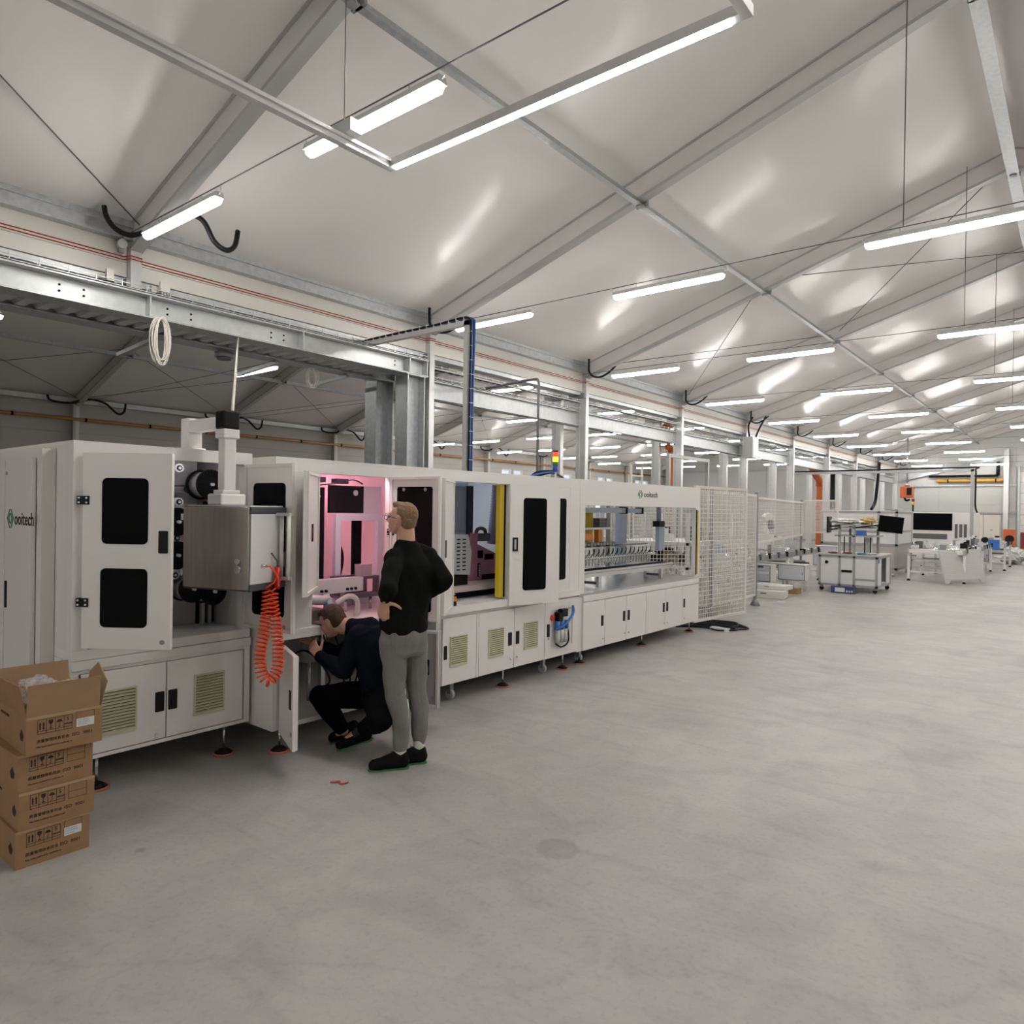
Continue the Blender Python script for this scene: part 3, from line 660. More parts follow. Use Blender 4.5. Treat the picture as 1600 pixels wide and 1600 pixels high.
for (y, z) in ((2.31, 1.965), (2.31, 1.735), (2.30, 1.49), (2.29, 1.24), (2.06, 1.735), (2.06, 1.49)):
    r = MB().cyl((-4.98, y, z), (-4.80, y, z), .016, 10).build('guide_roller', CHROME, t)
    MB().cyl((-4.80, y, z), (-4.77, y, z), .030, 18).build('roller_rim', mat('white_plastic', (.75, .75, .74), .4), r)
    MB().cyl((-4.772, y, z), (-4.766, y, z), .019, 16).build('roller_face', BLACK, r)
    MB().cyl((-4.768, y, z), (-4.76, y, z), .010, 12).build('roller_hub', mat('white_plastic', (.75, .75, .74), .4), r)
for (y, z, s) in ((2.22, 1.88, '17'), (2.20, 1.665, '11'), (2.20, 1.44, '7'), (2.46, 1.47, '8')):
    g = MB().box(-4.978, -4.976, y - .022, y + .022, z - .012, z + .03).build('number_tag', YELLOW, t)
    text('tag_lettering', s, .034, (-4.9755, y - .015, z - .002), (0, 1, 0), PRINT, g)
MB().bar((-4.93, 2.20, 1.87), (-4.93, 2.42, 1.79), .012, .045, (1, 0, 0)).cyl((-4.97, 2.25, 1.84), (-4.90, 2.25, 1.84), .03, 14).build('dancer_arm', CHROME, t)
MB().cyl((-4.93, 2.30, 1.845), (-4.93, 2.46, 1.852), .006, 8).cyl((-4.97, 2.47, 1.83), (-4.9, 2.47, 1.83), .032, 14).build('dancer_arm', DARKM, t)
for i in range(6):
    z = 1.60 + i * .06
    MB().box(-4.98, -4.70, 2.585, 2.66, z, z + .022).build('feed_bar', CHROME if i % 2 else BLACK, t)
MB().box(-4.90, -4.72, 2.585, 2.65, 1.44, 1.58).build('feed_block', BLACK, t)
for y in (2.56, 2.61): MB().box(-4.96, -4.93, y, y + .025, .86, 1.5).build('guide_profile', ALU, t)
MB().box(-4.99, -4.97, 2.545, 2.675, .86, 1.5).build('feed_backplate', BLACKM, t)

# ---- stringer unit
FX = -4.27; Y1, Y2 = 2.725, 6.46
t = m2 = thing('stringer_cabinet', (-5.1, 4.6, 0), 'long white machine cabinet with open doors and pink light glowing inside', 'machine')
MB().box(-5.95, FX, Y1, Y2, 2.035, 2.055).build('roof_panel', WHITE, t)
MB().box(FX - .05, FX, Y1, Y2, 1.955, 2.035).build('header', WHITE, t, bevel=.003)
for a, c in ((Y1, 3.03), (3.74, 4.42), (5.24, 5.33)):
    MB().box(FX - .05, FX, a, c, .86, 1.955).build('front_post', WHITE, t)
MB().box(FX - .05, FX, 5.33, 6.27, .86, 1.955).build('front_panel', WHITE, t)
MB().box(FX - .05, FX, 6.274, Y2, .86, 1.955).build('front_panel', WHITE, t, bevel=.003)
MB().prism(rrect(5.60, 6.20, .985, 1.84, .03), 'x', FX - .004, FX + .003).build('tinted_window', GLASSB, t)
MB().box(-5.95, FX + .02, Y1, Y2, .795, .86).build('worktop', WHITE, t, bevel=.003)
MB().box(-5.95, FX - .051, Y1, Y1 + .03, .86, 2.035).box(-5.95, FX, Y1, Y1 + .03, .18, .794).build('side_panel', WHITE, t)
MB().box(-5.95, FX - .05, 4.30, 4.33, .86, 2.035).build('inner_wall', INNER, t)
MB().box(-5.95, -5.92, Y1, 4.33, .86, 2.035).build('back_panel', INNER, t)
MB().box(-5.95, -5.90, 4.33, 4.40, .86, 2.035).box(-5.95, -5.90, 6.36, Y2, .86, 2.035).box(-5.95, -5.90, 4.4, 6.36, 1.86, 2.035).build('back_frame', BLUEG, t)
MB().box(-5.95, FX - .051, Y2 - .03, Y2, .86, 2.035).build('side_panel', INNER, t)
# lower cabinets
MB().box(-5.95, FX, Y1 + .032, 2.78, .182, .795).build('base_body', WHITE2, t)
MB().box(-5.95, FX - .02, 4.30, Y2, .18, .795).build('base_body', WHITE2, t)
MB().box(-5.95, FX - .001, 2.782, 4.298, .181, .215).build('base_floor', INNER, t)
MB().box(-5.95, -5.92, Y1 + .05, 4.3, .215, .795).build('back_panel', INNER, t)
for y in (3.02, 3.62): MB().box(-5.0, -4.96, y, y + .04, .215, .795).build('inner_post', ALU, t)
for (a, c, nm) in ((4.36, 4.80, 0), (4.83, 5.345, 1), (5.345, 5.845, 2)):
    d = panel(t, FX, a, c, .185, .765)
    louvre(d, FX + .001, *((4.45, 4.67), (4.965, 5.18), (5.50, 5.72))[nm], .335, .60)
    if nm == 0: fhandle(d, FX, 4.395, .41, .53, .035)
    if nm: fhandle(d, FX, (0, 5.28, 5.395)[nm], .41, .535, .05); lock(d, FX, (0, 5.295, 5.39)[nm], .28)
MB().box(FX - .018, FX, 4.803, 4.827, .185, .765).build('base_post', WHITE, t)
# framed niche with the air service unit
d = MB().frame('x', FX - .018, FX, 5.85, 6.455, .185, .775, .10).build('niche_frame', WHITE, t)
MB().box(FX - .0175, FX - .012, 5.95, 6.355, .285, .675).build('niche_back', INNER, t)
fhandle(d, FX, 5.905, .41, .54, .04); lock(d, FX, 5.91, .39)
fr = MB().box(FX - .012, FX + .03, 6.02, 6.16, .46, .56).build('air_service_block', mat('grey_cast', (.45, .45, .44), .4, .3), t)
for y in (6.03, 6.10, 6.17): MB().cyl((FX + .03, y, .33), (FX + .03, y, .47), .026, 12).build('filter_bowl', mat('bowl_clear', (.6, .6, .58), .2), fr)
for y in (6.02, 6.10, 6.19): MB().cyl((FX + .03, y, .47), (FX + .03, y, .56), .024, 12).build('blue_cap', BLUE, fr)
MB().box(FX - .01, FX + .05, 6.03, 6.10, .56, .65).build('pressure_switch', BLACK, fr)
MB().box(FX - .01, FX + .05, 6.09, 6.19, .60, .68).build('pressure_switch', BLACK, fr)
MB().tube(catmull([(FX + .03, 5.99, .485), (FX + .05, 6.08, .50), (FX + .06, 6.2, .56), (FX + .05, 6.29, .63), (FX + .03, 6.31, .70)]), .014, 8).build('blue_air_hose', BLUE, fr)
MB().tube(catmull([(FX + .03, 6.0, .33), (FX + .05, 6.08, .29), (FX + .05, 6.2, .33), (FX + .03, 6.22, .46)]), .009, 8).build('black_air_hose', BLACK, fr)
MB().cyl((FX - .01, 5.965, .60), (FX + .02, 5.965, .60), .03, 14).build('red_knob', RED, fr)
for x in (-4.36, -5.8):
    for y in (2.84, 5.29, 6.30): foot(t, x, y, .18)
for y in (4.62, 6.02): caster(t, -4.42, y, .18)
# hung doors
hung_door(t, (-4.25, 3.03), (-3.90, 2.69), 1.13, 1.95, .022, [], handle=(.25, 1.48, 1.60), flip=1)
d = hung_door(t, (-4.25, 3.755), (-3.75, 3.80), .86, 1.96, .022, [(.07, .43, .93, 1.88, .02)], locks=[(.14, 1.86), (.36, 1.86), (.44, 1.35)], flip=-1, hz=(1.5,))
hung_door(t, (-4.25, 4.42), (-3.95, 3.995), .86, 1.96, .022, [], handle=(.40, 1.32, 1.46), flip=1)
d = hung_door(t, (-4.25, 5.215), (-4.06, 5.765), .80, 1.96, .022, [(.15, .42, .94, 1.83, .03)], flip=-1, rim=-1)
h, f = Vector((-4.25, 5.215, 0)), Vector((-4.06, 5.765, 0)); u = (f - h).normalized(); n = Vector((u.y, -u.x, 0))
M_ = Matrix(((u.x, n.x, 0, h.x), (u.y, n.y, 0, h.y), (0, 0, 1, 0), (0, 0, 0, 1)))
MB(M_).frame('y', .02, .03, .03, .088, 1.32, 1.45, .016).build('latch_frame', BLACK, d)
MB(M_).box(.046, .072, .02, .027, 1.335, 1.435).build('latch', CHROME, d)
hung_door(t, (-4.255, 2.765), (-3.85, 2.60), .17, .77, .022, [], handle=(.36, .42, .54), locks=[(.40, .27)], flip=1)
hung_door(t, (-4.255, 3.80), (-3.86, 3.925), .17, .77, .022, [], handle=(.30, .42, .54), locks=[(.36, .25)], flip=-1, wmat=mat('door_inside_grey', (.42, .41, .40), .5))
# bay with the pink light
PINKL = mat('pink_led', (1, .5, .6), .4, emit=(1, .34, .47), estr=24)
MB().box(-5.86, -5.84, 3.1, 4.2, 1.90, 1.93).build('pink_led_bar', PINKL, t)
MB().box(-4.36, -4.335, 3.05, 3.72, 2.0, 2.02).build('pink_led_bar', PINKL, t)
MB().box(-5.15, -5.13, 3.45, 3.47, .9, 1.15).build('pink_led_bar', PINKL, t)
p = MB().frame('x', -4.92, -4.88, 3.69, 4.20, .87, 1.66, .055, .06).build('portal_frame', mat('pale_blue_profile', (.76, .80, .86), .4), t)
MB().box(-4.96, -4.93, 3.66, 4.02, 1.665, 1.90).build('monitor', BLACK, t)
MB().cyl((-4.93, 3.93, 1.84), (-4.925, 3.93, 1.84), .025, 16).build('monitor_badge', mat('badge_grey', (.5, .5, .52), .4), t)
MB().prism([(3.96, 1.66), (4.22, 1.66), (4.22, 1.90), (4.03, 1.90)], 'x', -4.94, -4.935).build('white_sheet', mat('white_board', (.75, .74, .78), .5), t)
for a, c, z0, z1, X in ((3.52, 3.66, .9, 1.88, -5.0), (4.0, 4.10, .95, 1.60, -5.05)):
    MB().box(X - .02, X, a, c, z0, z1).build('black_pillar', BLACKM, t)
MB().tube(catmull([(-4.99, 3.80, 1.10), (-4.97, 3.82, 1.25), (-4.97, 3.80, 1.36), (-4.98, 3.76, 1.40)]), .022, 8).build('drag_chain', BLACK, t)
MB().box(-4.56, -4.48, 3.06, 3.66, 1.05, 1.16).build('guide_beam', mat('beam_white', (.66, .64, .64), .4), t)
for y in (3.26, 3.30, 3.50, 3.54, 3.58): MB().cyl((-4.48, y, 1.075), (-4.465, y, 1.075), .011, 10).build('beam_bolt', BLACK, t)
b = MB().frame('x', -4.72, -4.66, 3.62, 3.98, .98, 1.14, .022).frame('x', -4.86, -4.82, 3.62, 3.98, .98, 1.14, .022).box(-4.86, -4.66, 3.62, 3.98, .965, .98)
b.build('tool_bracket', DARKM, t)
MB().box(-4.74, -4.66, 3.78, 3.9, 1.14, 1.24).build('motor_block', ALU, t)
for y in (3.66, 3.92): MB().cyl((-4.7, y, .86), (-4.7, y, .965), .012, 8).build('bracket_leg', CHROME, t)
MB().cyl((-4.36, 2.97, 1.055), (-4.36, 3.24, 1.02), .036, 16).build('feed_roller', mat('beam_white', (.66, .64, .64), .4), t)
for p_ in ((-4.33, 2.99, 1.05), (-4.33, 3.22, 1.02)): MB().cyl(p_, (p_[0] + .012, p_[1], p_[2]), .022, 12).build('roller_bearing', CHROME, t)
MB().box(-4.5, -4.33, 2.96, 3.2, .885, .965).build('feed_trough', mat('trough_steel', (.42, .40, .37), .35, .7), t)
MB().box(-4.34, -4.30, 3.18, 3.26, .93, 1.0).build('sensor_block', BLUE, t)
MB().tube(catmull([(-4.42, 3.35, .98), (-4.40, 3.45, 1.03), (-4.40, 3.53, 1.0), (-4.42, 3.56, .9), (-4.44, 3.56, .865)]), .02, 8).build('conduit', mat('conduit_cream', (.70, .66, .60), .5), t)
for y, z in ((3.12, 1.92), (3.33, 1.915)):
    MB().box(-4.47, -4.40, y, y + .11, z - .02, z + .018).build('valve_block', BLACK, t)
MB().tube(catmull([(-4.43, 3.06, 1.86), (-4.42, 3.2, 1.88), (-4.41, 3.36, 1.90), (-4.42, 3.5, 1.93), (-4.43, 3.6, 1.90)]), .006, 6).build('air_line', BLACK, t)
MB().cyl((-4.36, 3.05, 1.80), (-4.36, 3.15, 1.79), .012, 10).build('stay_rod', CHROME, t)
for i in range(9):
    MB().box(-4.75 - .1 * (i % 3), -4.68 - .1 * (i % 3), 3.05 + .07 * (i % 4), 3.10 + .07 * (i % 4), .86, .93 + .04 * (i % 3)).build('fixture_block', (DARKM, CHROME, BLACK)[i % 3], t)
MB().box(-4.40, -4.37, 3.1, 3.7, 2.0, 2.02).build('white_led_bar', mat('bay_led', (1, 1, 1), .4, emit=(1, .95, 1), estr=24), t)
# bay with the transfer head
COOL = mat('cool_led', (.8, .9, 1), .4, emit=(.72, .82, 1), estr=16)
MB().box(-5.86, -5.84, 4.5, 6.2, 1.80, 1.83).build('cool_led_bar', COOL, t)
MB().box(-5.25, -4.97, 5.10, 5.40, 1.45, 1.955).build('electric_box', BLUEG, t, bevel=.006)
MB().box(-4.965, -4.96, 5.13, 5.37, 1.5, 1.9).build('electric_box_door', mat('blue_grey_door', (.50, .55, .66), .35), t)
MB().box(-5.05, -4.96, 5.41, 5.49, 1.36, 1.955).build('side_pillar', mat('blue_black', (.05, .05, .08), .4), t)
c = MB().prism([(4.82, 1.10), (5.06, 1.08), (5.08, 1.30), (5.03, 1.47), (4.82, 1.47)], 'x', -4.80, -4.60).build('slotted_cover', mat('cover_grey', (.45, .46, .47), .4), t)
for i in range(9):
    for y in (4.87, 4.95): MB().box(-4.599, -4.597, y, y + .045, 1.13 + i * .036, 1.142 + i * .036).build('slot', BLACKM, c)
MB().box(-4.78, -4.62, 4.80, 5.05, .98, 1.08).build('drive_block', BLACK, t)
pk = MB().prism([(5.24, .94), (5.38, .96), (5.43, 1.47), (5.34, 1.47)], 'x', -4.86, -4.83).build('pink_plate', PINKM, t)
MB().prism([(5.385, 1.37), (5.86, 1.20), (5.86, .94), (5.385, .99)], 'x', -4.86, -4.835).build('pink_plate', PINKM, t)
for a, c_, z0, z1 in ((5.43, 5.51, 1.21, 1.29), (5.54, 5.68, 1.19, 1.25), (5.50, 5.80, .985, 1.04), (5.43, 5.47, 1.02, 1.16)): MB().box(-4.834, -4.83, a, c_, z0, z1).build('plate_cutout', BLACKM, t)
for i in range(5): MB().cyl((-4.834, 5.45, 1.035 + i * .025), (-4.822, 5.45, 1.035 + i * .025), .009, 8).build('plate_bolt', CHROME, t)
MB().box(-5.0, -4.9, 5.5, 5.7, 1.38, 1.46).tube(catmull([(-4.95, 5.52, 1.40), (-4.95, 5.55, 1.50), (-4.95, 5.66, 1.50), (-4.95, 5.70, 1.40)]), .02, 8).build('cable_carrier', DARKM, t)
pts = []; b = MB(); hp = catmull([(-4.95, 5.88, 1.97), (-4.95, 5.86, 1.75), (-4.95, 5.83, 1.52), (-4.96, 5.82, 1.34)], 16)
b.tube(hp, [.062 + .010 * (i % 2) for i in range(len(hp))], 14).build('ribbed_hose', LILAC, t, label='ribbed lilac extraction hose')
cv = MB().box(-5.1, -4.55, 4.46, 5.95, .93, .985).build('transfer_conveyor', mat('conveyor_pinkgrey', (.55, .47, .46), .4), t)
for i in range(4): MB().cyl((-4.545, 4.56 + .05 * i, .95), (-4.50, 4.60 + .05 * i, .92), .010, 8).build('conveyor_roller', CREAM, cv)
MB().box(-4.62, -4.52, 4.45, 4.52, .86, .95).build('conveyor_support', ALU, cv)
MB().box(-5.0, -4.6, 4.6, 5.5, .87, .92).build('conveyor_painted_shade', BLACKM, cv)  # black block painting in the shade below the conveyor
lc = MB().box(-4.35, -4.30, 5.14, 5.20, .88, 1.95).build('light_curtain', YELLOW, t)
MB().box(-4.36, -4.30, 5.20, 5.225, .88, 1.95).build('light_curtain_back', BLACKM, t)
b = MB().box(-4.40, -4.29, 4.44, 4.55, .86, .90).build('operator_box', BLACK, t); MB().box(-4.40, -4.29, 4.44, 4.55, .90, .94).build('operator_box_lid', mat('orange_lid', (.80, .28, .03), .4), b)
MB().box(-4.42, -4.30, 4.68, 4.86, .8605, .862).build('paper_sheet', STICK, t)
# signal tower with its cable nest on top
s = thing('signal_tower', (-4.62, 6.48, 2.055), 'red yellow green blue signal tower lamp on the machine roof', 'signal light')
MB().cyl((-4.62, 6.48, 2.055), (-4.62, 6.48, 2.15), .012, 8).build('stem', CABLEW, s)
for i, (nm, c_, e) in enumerate((('blue_segment', (.02, .04, .45), 0), ('green_segment', (.01, .18, .04), 0), ('yellow_segment', (1, .65, .02), 3.), ('red_segment', (.9, .06, .02), 1.2))):
    MB().cyl((-4.62, 6.48, 2.15 + .055 * i), (-4.62, 6.48, 2.203 + .055 * i), .030, 14).build(nm, mat('signal_' + nm, c_, .3, emit=c_ if e else None, estr=e), s)
MB().cyl((-4.62, 6.48, 2.37), (-4.62, 6.48, 2.385), .031, 14).build('cap', BLACK, s)
for i in range(3):
    MB().tube(catmull([(-4.7, 6.0 + .05 * i, 2.065), (-4.66, 6.2, 2.09 + .02 * i), (-4.62, 6.4, 2.13 + .01 * i), (-4.66, 6.62, 2.11), (-4.7, 6.8, 2.065)]), .012, 7).build('roof_cable', (BLACK, BLUE, BLACK)[i], label='%s cable lying on the machine roof around the signal tower' % ('inner black', 'blue', 'outer black')[i], cat='cable')

# ---- lay-up unit with the big window
Y1, Y2 = 6.465, 9.57
t = m3 = thing('layup_cabinet', (-5.1, 8.0, 0), 'white machine cabinet with a wide open window, yellow light curtain and green emblem', 'machine')
hd = MB().box(FX - .04, FX, Y1, Y2, 1.775, 2.06).build('header_panel', WHITE, t, bevel=.004)
MB().box(-5.95, FX - .041, Y1, Y2, 2.045, 2.06).build('roof_panel', WHITE, t)
logo(hd, (FX + .0005, 7.74, 1.885), (0, 1, 0), .085, (1, 0, 0), 1.6)
MB().box(FX - .09, FX, Y1, 6.57, .80, 1.775).build('corner_post', WHITE, t)
MB().box(FX - .06, FX, 9.43, Y2, .80, 1.775).build('corner_post', WHITE, t)
for y in (Y1, Y2 - .08): MB().box(-5.95, -5.87, y, y + .08, .80, 2.045).build('back_post', INNER, t)
MB().box(-5.93, -5.89, Y1, Y2, 1.86, 2.045).build('back_header', INNER, t)
MB().box(-5.95, FX + .0, Y1, Y2, .775, .80).build('table_top', mat('table_steel', (.52, .51, .50), .22, .3), t)
MB().box(FX - .05, FX, Y1 + .1, Y2, .705, .775).build('table_edge', WHITE, t, bevel=.003)
MB().box(-5.95, FX - .02, Y1, Y2, .165, .775).build('base_body', WHITE2, t)
for i, (a, c) in enumerate(((6.56, 7.015), (7.015, 7.505), (7.505, 8.0), (8.05, 8.53), (8.53, 9.04), (9.04, 9.565))):
    d = panel(t, FX, a, c, .165, .70)
    y = (6.955, 7.45, 7.56, 8.48, 8.58, 9.09)[i]; fhandle(d, FX, y, .40, .52, .045); lock(d, FX, y + (.02, .02, .0, .02, .0, .0)[i], .25, .010)
MB().box(FX - .02, FX, 8.003, 8.047, .165, .70).build('base_post', WHITE, t)
for x in (-4.38, -5.8):
    for y in (6.66, 8.1, 9.5): foot(t, x, y, .165)
caster(t, -4.45, 6.75, .165)
lc = MB().box(FX - .01, FX + .012, 9.46, 9.50, .84, 1.74).build('light_curtain', YELLOW, t)
MB().box(FX - .01, FX + .006, 9.435, 9.46, .83, 1.75).build('light_curtain_back', BLACKM, t)
# conveyors and rails inside
cv = MB().box(-4.75, -4.53, 6.6, 9.22, .975, 1.0).build('belt', BLACKM, t)
for x in (-4.755, -4.525): MB().box(x - .012, x + .012, 6.6, 9.22, .945, .972).box(x - .008, x + .008, 6.6, 9.22, .925, .945).box(x - .012, x + .012, 6.6, 9.22, .978, 1.003).build('belt_rail', ALU, cv)
for y in (7.25, 8.86):
    for x in (-4.755, -4.525): MB().box(x - .02, x + .02, y, y + .05, .80, .925).build('belt_leg', ALU, cv)
for y in (7.25, 8.86): MB().box(-4.735, -4.545, y, y + .04, .83, .86).build('belt_leg_tie', DARKM, cv)
MB().cyl((-4.60, 6.68, .93), (-4.60, 6.86, .93), .026, 14).build('belt_motor', BLACK, cv); MB().cyl((-4.60, 6.86, .93), (-4.60, 6.875, .93), .022, 14).build('motor_face', CHROME, cv)
rl = MB().box(-4.90, -4.85, 6.6, 9.35, 1.09, 1.13).build('gripper_rail', CHROME, t)
MB().box(-5.12, -4.98, 6.6, 9.35, 1.235, 1.255).build('gripper_plate', MIDM, t)
b = MB()
for i in range(34):
    y = 6.62 + i * .075; b.box(-4.85, -4.81, y, y + .03, 1.05, 1.10)
    b.cyl((-4.83, y + .015, 1.02), (-4.83, y + .015, 1.05), .012, 6)
b.build('suction_cups', CHROME, rl)['kind'] = 'stuff'
for i in range(22):
    y = 6.66 + i * .115
    MB().tube(catmull([(-4.84, y, 1.12), (-4.80, y + .01, 1.18), (-4.81, y + .04, 1.225), (-4.83, y + .08, 1.19), (-4.85, y + .09, 1.13)], 4), .005, 5).build('air_line', BLACK, rl)
MB().box(-5.0, -4.9, 6.6, 8.55, 1.69, 1.755).build('top_actuator', mat('actuator_blue', (.60, .68, .78), .35, .3), t)
MB().box(-5.0, -4.9, 8.60, 9.0, 1.69, 1.755).build('top_actuator', mat('actuator_blue', (.60, .68, .78), .35, .3), t)
for y in (8.56, 9.01): MB().box(-5.01, -4.89, y, y + .035, 1.68, 1.77).build('actuator_joint', BLACK, t)
MB().box(-5.3, -5.2, 8.95, 9.12, .80, 2.045).build('inner_column', BLUEG, t)
MB().box(-5.7, -5.62, 9.05, 9.12, .80, 2.045).build('inner_column', ALU, t)
ac = MB().box(-4.76, -4.70, 9.16, 9.32, 1.17, 1.50).build('vertical_actuator', BLUEG, t)
MB().box(-4.79, -4.68, 9.13, 9.29, 1.5, 1.58).build('actuator_head', BLACK, ac)
MB().cyl((-4.73, 9.2, 1.58), (-4.73, 9.2, 2.04), .035, 10).build('actuator_rod', BLUEG, ac)
MB().box(-5.05, -4.85, 6.6, 8.15, 1.475, 1.50).build('tool_shelf', CHROME, t)
MB().box(-4.98, -4.88, 7.85, 8.03, 1.5, 1.62).build('camera_block', DARKM, t)
MB().box(-5.03, -4.95, 7.72, 7.80, 1.26, 1.72).build('yellow_post', YELLOW, t)
OR = mat('orange_arm', (.78, .28, .04), .4)
MB().box(-4.95, -4.85, 7.42, 7.66, 1.34, 1.42).box(-4.95, -4.88, 7.83, 7.92, 1.26, 1.47).build('pick_arm', OR, t)
b = MB()
for i in range(12): b.box(-4.95, -4.80, 7.30 + i * .075, 7.35 + i * .075, 1.255 + .01 * (i % 3), 1.30 + .01 * (i % 2))
b.build('nozzle_row', MIDM, t)['kind'] = 'stuff'
MB().box(-4.97, -4.80, 6.7, 8.3, 1.262, 1.27).build('nozzle_plate', BLACKM, t)
MB().box(-4.9, -4.75, 6.52, 6.75, 1.56, 1.70).build('valve_island', MIDM, t)
MB().tube(catmull([(-4.8, 6.5, 1.69), (-4.7, 6.7, 1.70), (-4.75, 6.95, 1.74), (-4.8, 7.1, 1.80)]), .02, 8).build('cable_bundle', BLACK, t)
MB().box(-5.86, -5.84, 6.8, 9.3, 1.82, 1.85).build('cool_led_bar', COOL, t)

# ---- swing-arm operator box
Nc, Lc = Vector((-3.94, 2.342, 0)), Vector((-4.42, 2.173, 0))
u = (Lc - Nc).normalized(); n = Vector((u.y, -u.x, 0))            # u along the steel door, n towards the machine
M_ = Matrix(((u.x, n.x, 0, Nc.x), (u.y, n.y, 0, Nc.y), (0, 0, 1, 0), (0, 0, 0, 1))); Wd, Dp, Z0, Z1 = .51, .325, 1.19, 1.71
t = thing('operator_box', ((Nc + Lc) / 2 + n * .16 + Vector((0, 0, Z0))), 'hanging operator box with brushed steel door and white side on a swing arm', 'control box')
MB(M_).box(0, Wd, .012, Dp, Z0 + .03, Z1 - .04).build('housing', mat('operator_white', (.74, .74, .72), .4), t)
for z in (Z0, Z1 - .045):
    MB(M_).box(-.004, Wd + .004, .006, Dp + .02, z, z + .045).build('edge_profile', mat('anthracite', (.06, .065, .07), .45), t, bevel=.006)
MB(M_).box(.01, Wd - .01, .02, Dp, Z1, Z1 + .008).build('top_cover', WHITE, t)
d = MB(M_).box(.005, Wd - .005, -.008, .006, Z0 + .012, Z1 - .005).build('steel_door', STEEL, t, bevel=.003)
for z in (Z0 + .08, Z1 - .09): MB(M_).box(Wd - .008, Wd + .012, -.012, .012, z, z + .04).build('door_hinge', CHROME, d)
MB(M_).cyl((.075, -.008, 1.375), (.075, -.022, 1.375), .018, 16).build('key_lock', CHROME, d)
MB(M_).cyl((.075, -.008, 1.325), (.075, -.022, 1.325), .024, 16).box(.070, .080, -.024, -.018, 1.325, 1.375).build('key_ring', CHROME, d)
MB(M_).box(-.10, 0, Dp - .085, Dp - .045, 1.655, 1.675).build('grip_bracket', ALU, t)
MB(M_).box(-.10, 0, Dp - .085, Dp - .045, 1.245, 1.265).build('grip_bracket', ALU, t)
MB(M_).cyl((-.088, Dp - .065, 1.245), (-.088, Dp - .065, 1.675), .013, 12).build('grip_bar', WHITE, t)
MB(M_).cyl((-.022, Dp - .05, 1.245), (-.022, Dp - .05, 1.675), .013, 12).build('grip_bar', WHITE, t)
PX, PY = -4.245, 2.36
MB().box(PX - .085, PX + .085, PY - .085, PY + .085, 1.718, 1.79).build('flange_base', WHITE, t, bevel=.012)
MB().box(PX - .06, PX + .06, PY - .06, PY + .06, 1.79, 1.815).build('flange_base', WHITE, t, bevel=.008)
MB().box(PX - .04, PX + .04, PY - .04, PY + .04, 1.815, 2.17).build('arm_tube', WHITE, t, bevel=.006)
MB().box(PX - .055, PX + .055, PY - .055, PY + .055, 2.14, 2.20).build('joint_collar', WHITE, t, bevel=.008)
MB().box(PX - .055, PX + .055, PY - .055, PY + .055, 2.20, 2.315).build('joint_cap', BLACK, t, bevel=.01)
MB().box(-4.72, PX - .05, PY - .03, PY + .05, 2.205, 2.285).build('swing_arm', WHITE, t, bevel=.006)
MB().box(-4.78, -4.68, PY - .04, PY + .06, 2.08, 2.30).build('arm_post', WHITE, t, bevel=.006)
MB().cyl((-4.73, PY + .01, 2.08), (-4.73, PY + .01, 2.10), .09, 18).build('post_base', WHITE, t)
MB().cyl((PX + .02, PY + .02, 2.315), (-8.86, 5.06, 3.965), .010, 8).build('supply_cable', CABLEW, t)
# orange coiled air hose with blow gun
hs = thing('coiled_hose', (-3.97, 2.52, .6), 'orange coiled air hose with red blow gun hanging from the operator box', 'air hose')
path = catmull([(-4.005, 2.50, 1.20), (-4.0, 2.50, 1.10), (-3.985, 2.48, .95), (-3.985, 2.452, .80), (-3.97, 2.452, .68), (-3.95, 2.485, .625), (-3.93, 2.525, .66), (-3.93, 2.545, .76), (-3.955, 2.545, .95), (-3.975, 2.535, 1.10), (-3.985, 2.545, 1.18)], 60)
rv = Vector((.778, .628, 0)); fw = Vector((.628, -.778, 0)); pts = []; turns = 46
cum = [0]
for i in range(1, len(path)): cum.append(cum[-1] + (path[i] - path[i - 1]).length)
K = turns * 14
for i in range(K + 1):
    s_ = cum[-1] * i / K; j = min(range(0, len(cum)), key=lambda q: abs(cum[q] - s_))
    p = path[j]; dn_ = (path[min(j + 1, len(path) - 1)] - path[max(j - 1, 0)]).normalized()
    a_ = fw; b_ = dn_.cross(a_).normalized(); a_ = b_.cross(dn_).normalized(); th = 2 * math.pi * i / 14
    zf = max(0, min(1, (1.2 - p.z) / .25)); rad = .022 + .012 * zf
    pts.append(p + (a_ * math.cos(th) + b_ * math.sin(th)) * rad)
MB().tube([(-3.965, 2.462, 1.345), (-3.93, 2.474, 1.342), (-3.915, 2.50, 1.31), (-3.93, 2.53, 1.27), (-3.965, 2.525, 1.23)] + pts + [(-3.985, 2.56, 1.2)], .0056, 6).build('coil', ORANGE, hs)
MB().cyl((-3.985, 2.455, 1.345), (-3.95, 2.467, 1.345), .011, 10).build('connector', CHROME, hs)
MB().cyl((-3.985, 2.565, 1.19), (-3.985, 2.565, 1.33), .018, 12).build('gun_body', mat('red_gun', (.70, .02, .02), .35), hs)
MB().tube([(-3.985, 2.565, 1.32), (-3.985, 2.56, 1.37), (-4.0, 2.53, 1.42)], .006, 6).build('gun_nozzle', DARKM, hs)
MB().bar((-3.975, 2.56, 1.30), (-3.955, 2.555, 1.21), .012, .01).build('gun_trigger', mat('red_gun', (.70, .02, .02), .35), hs)
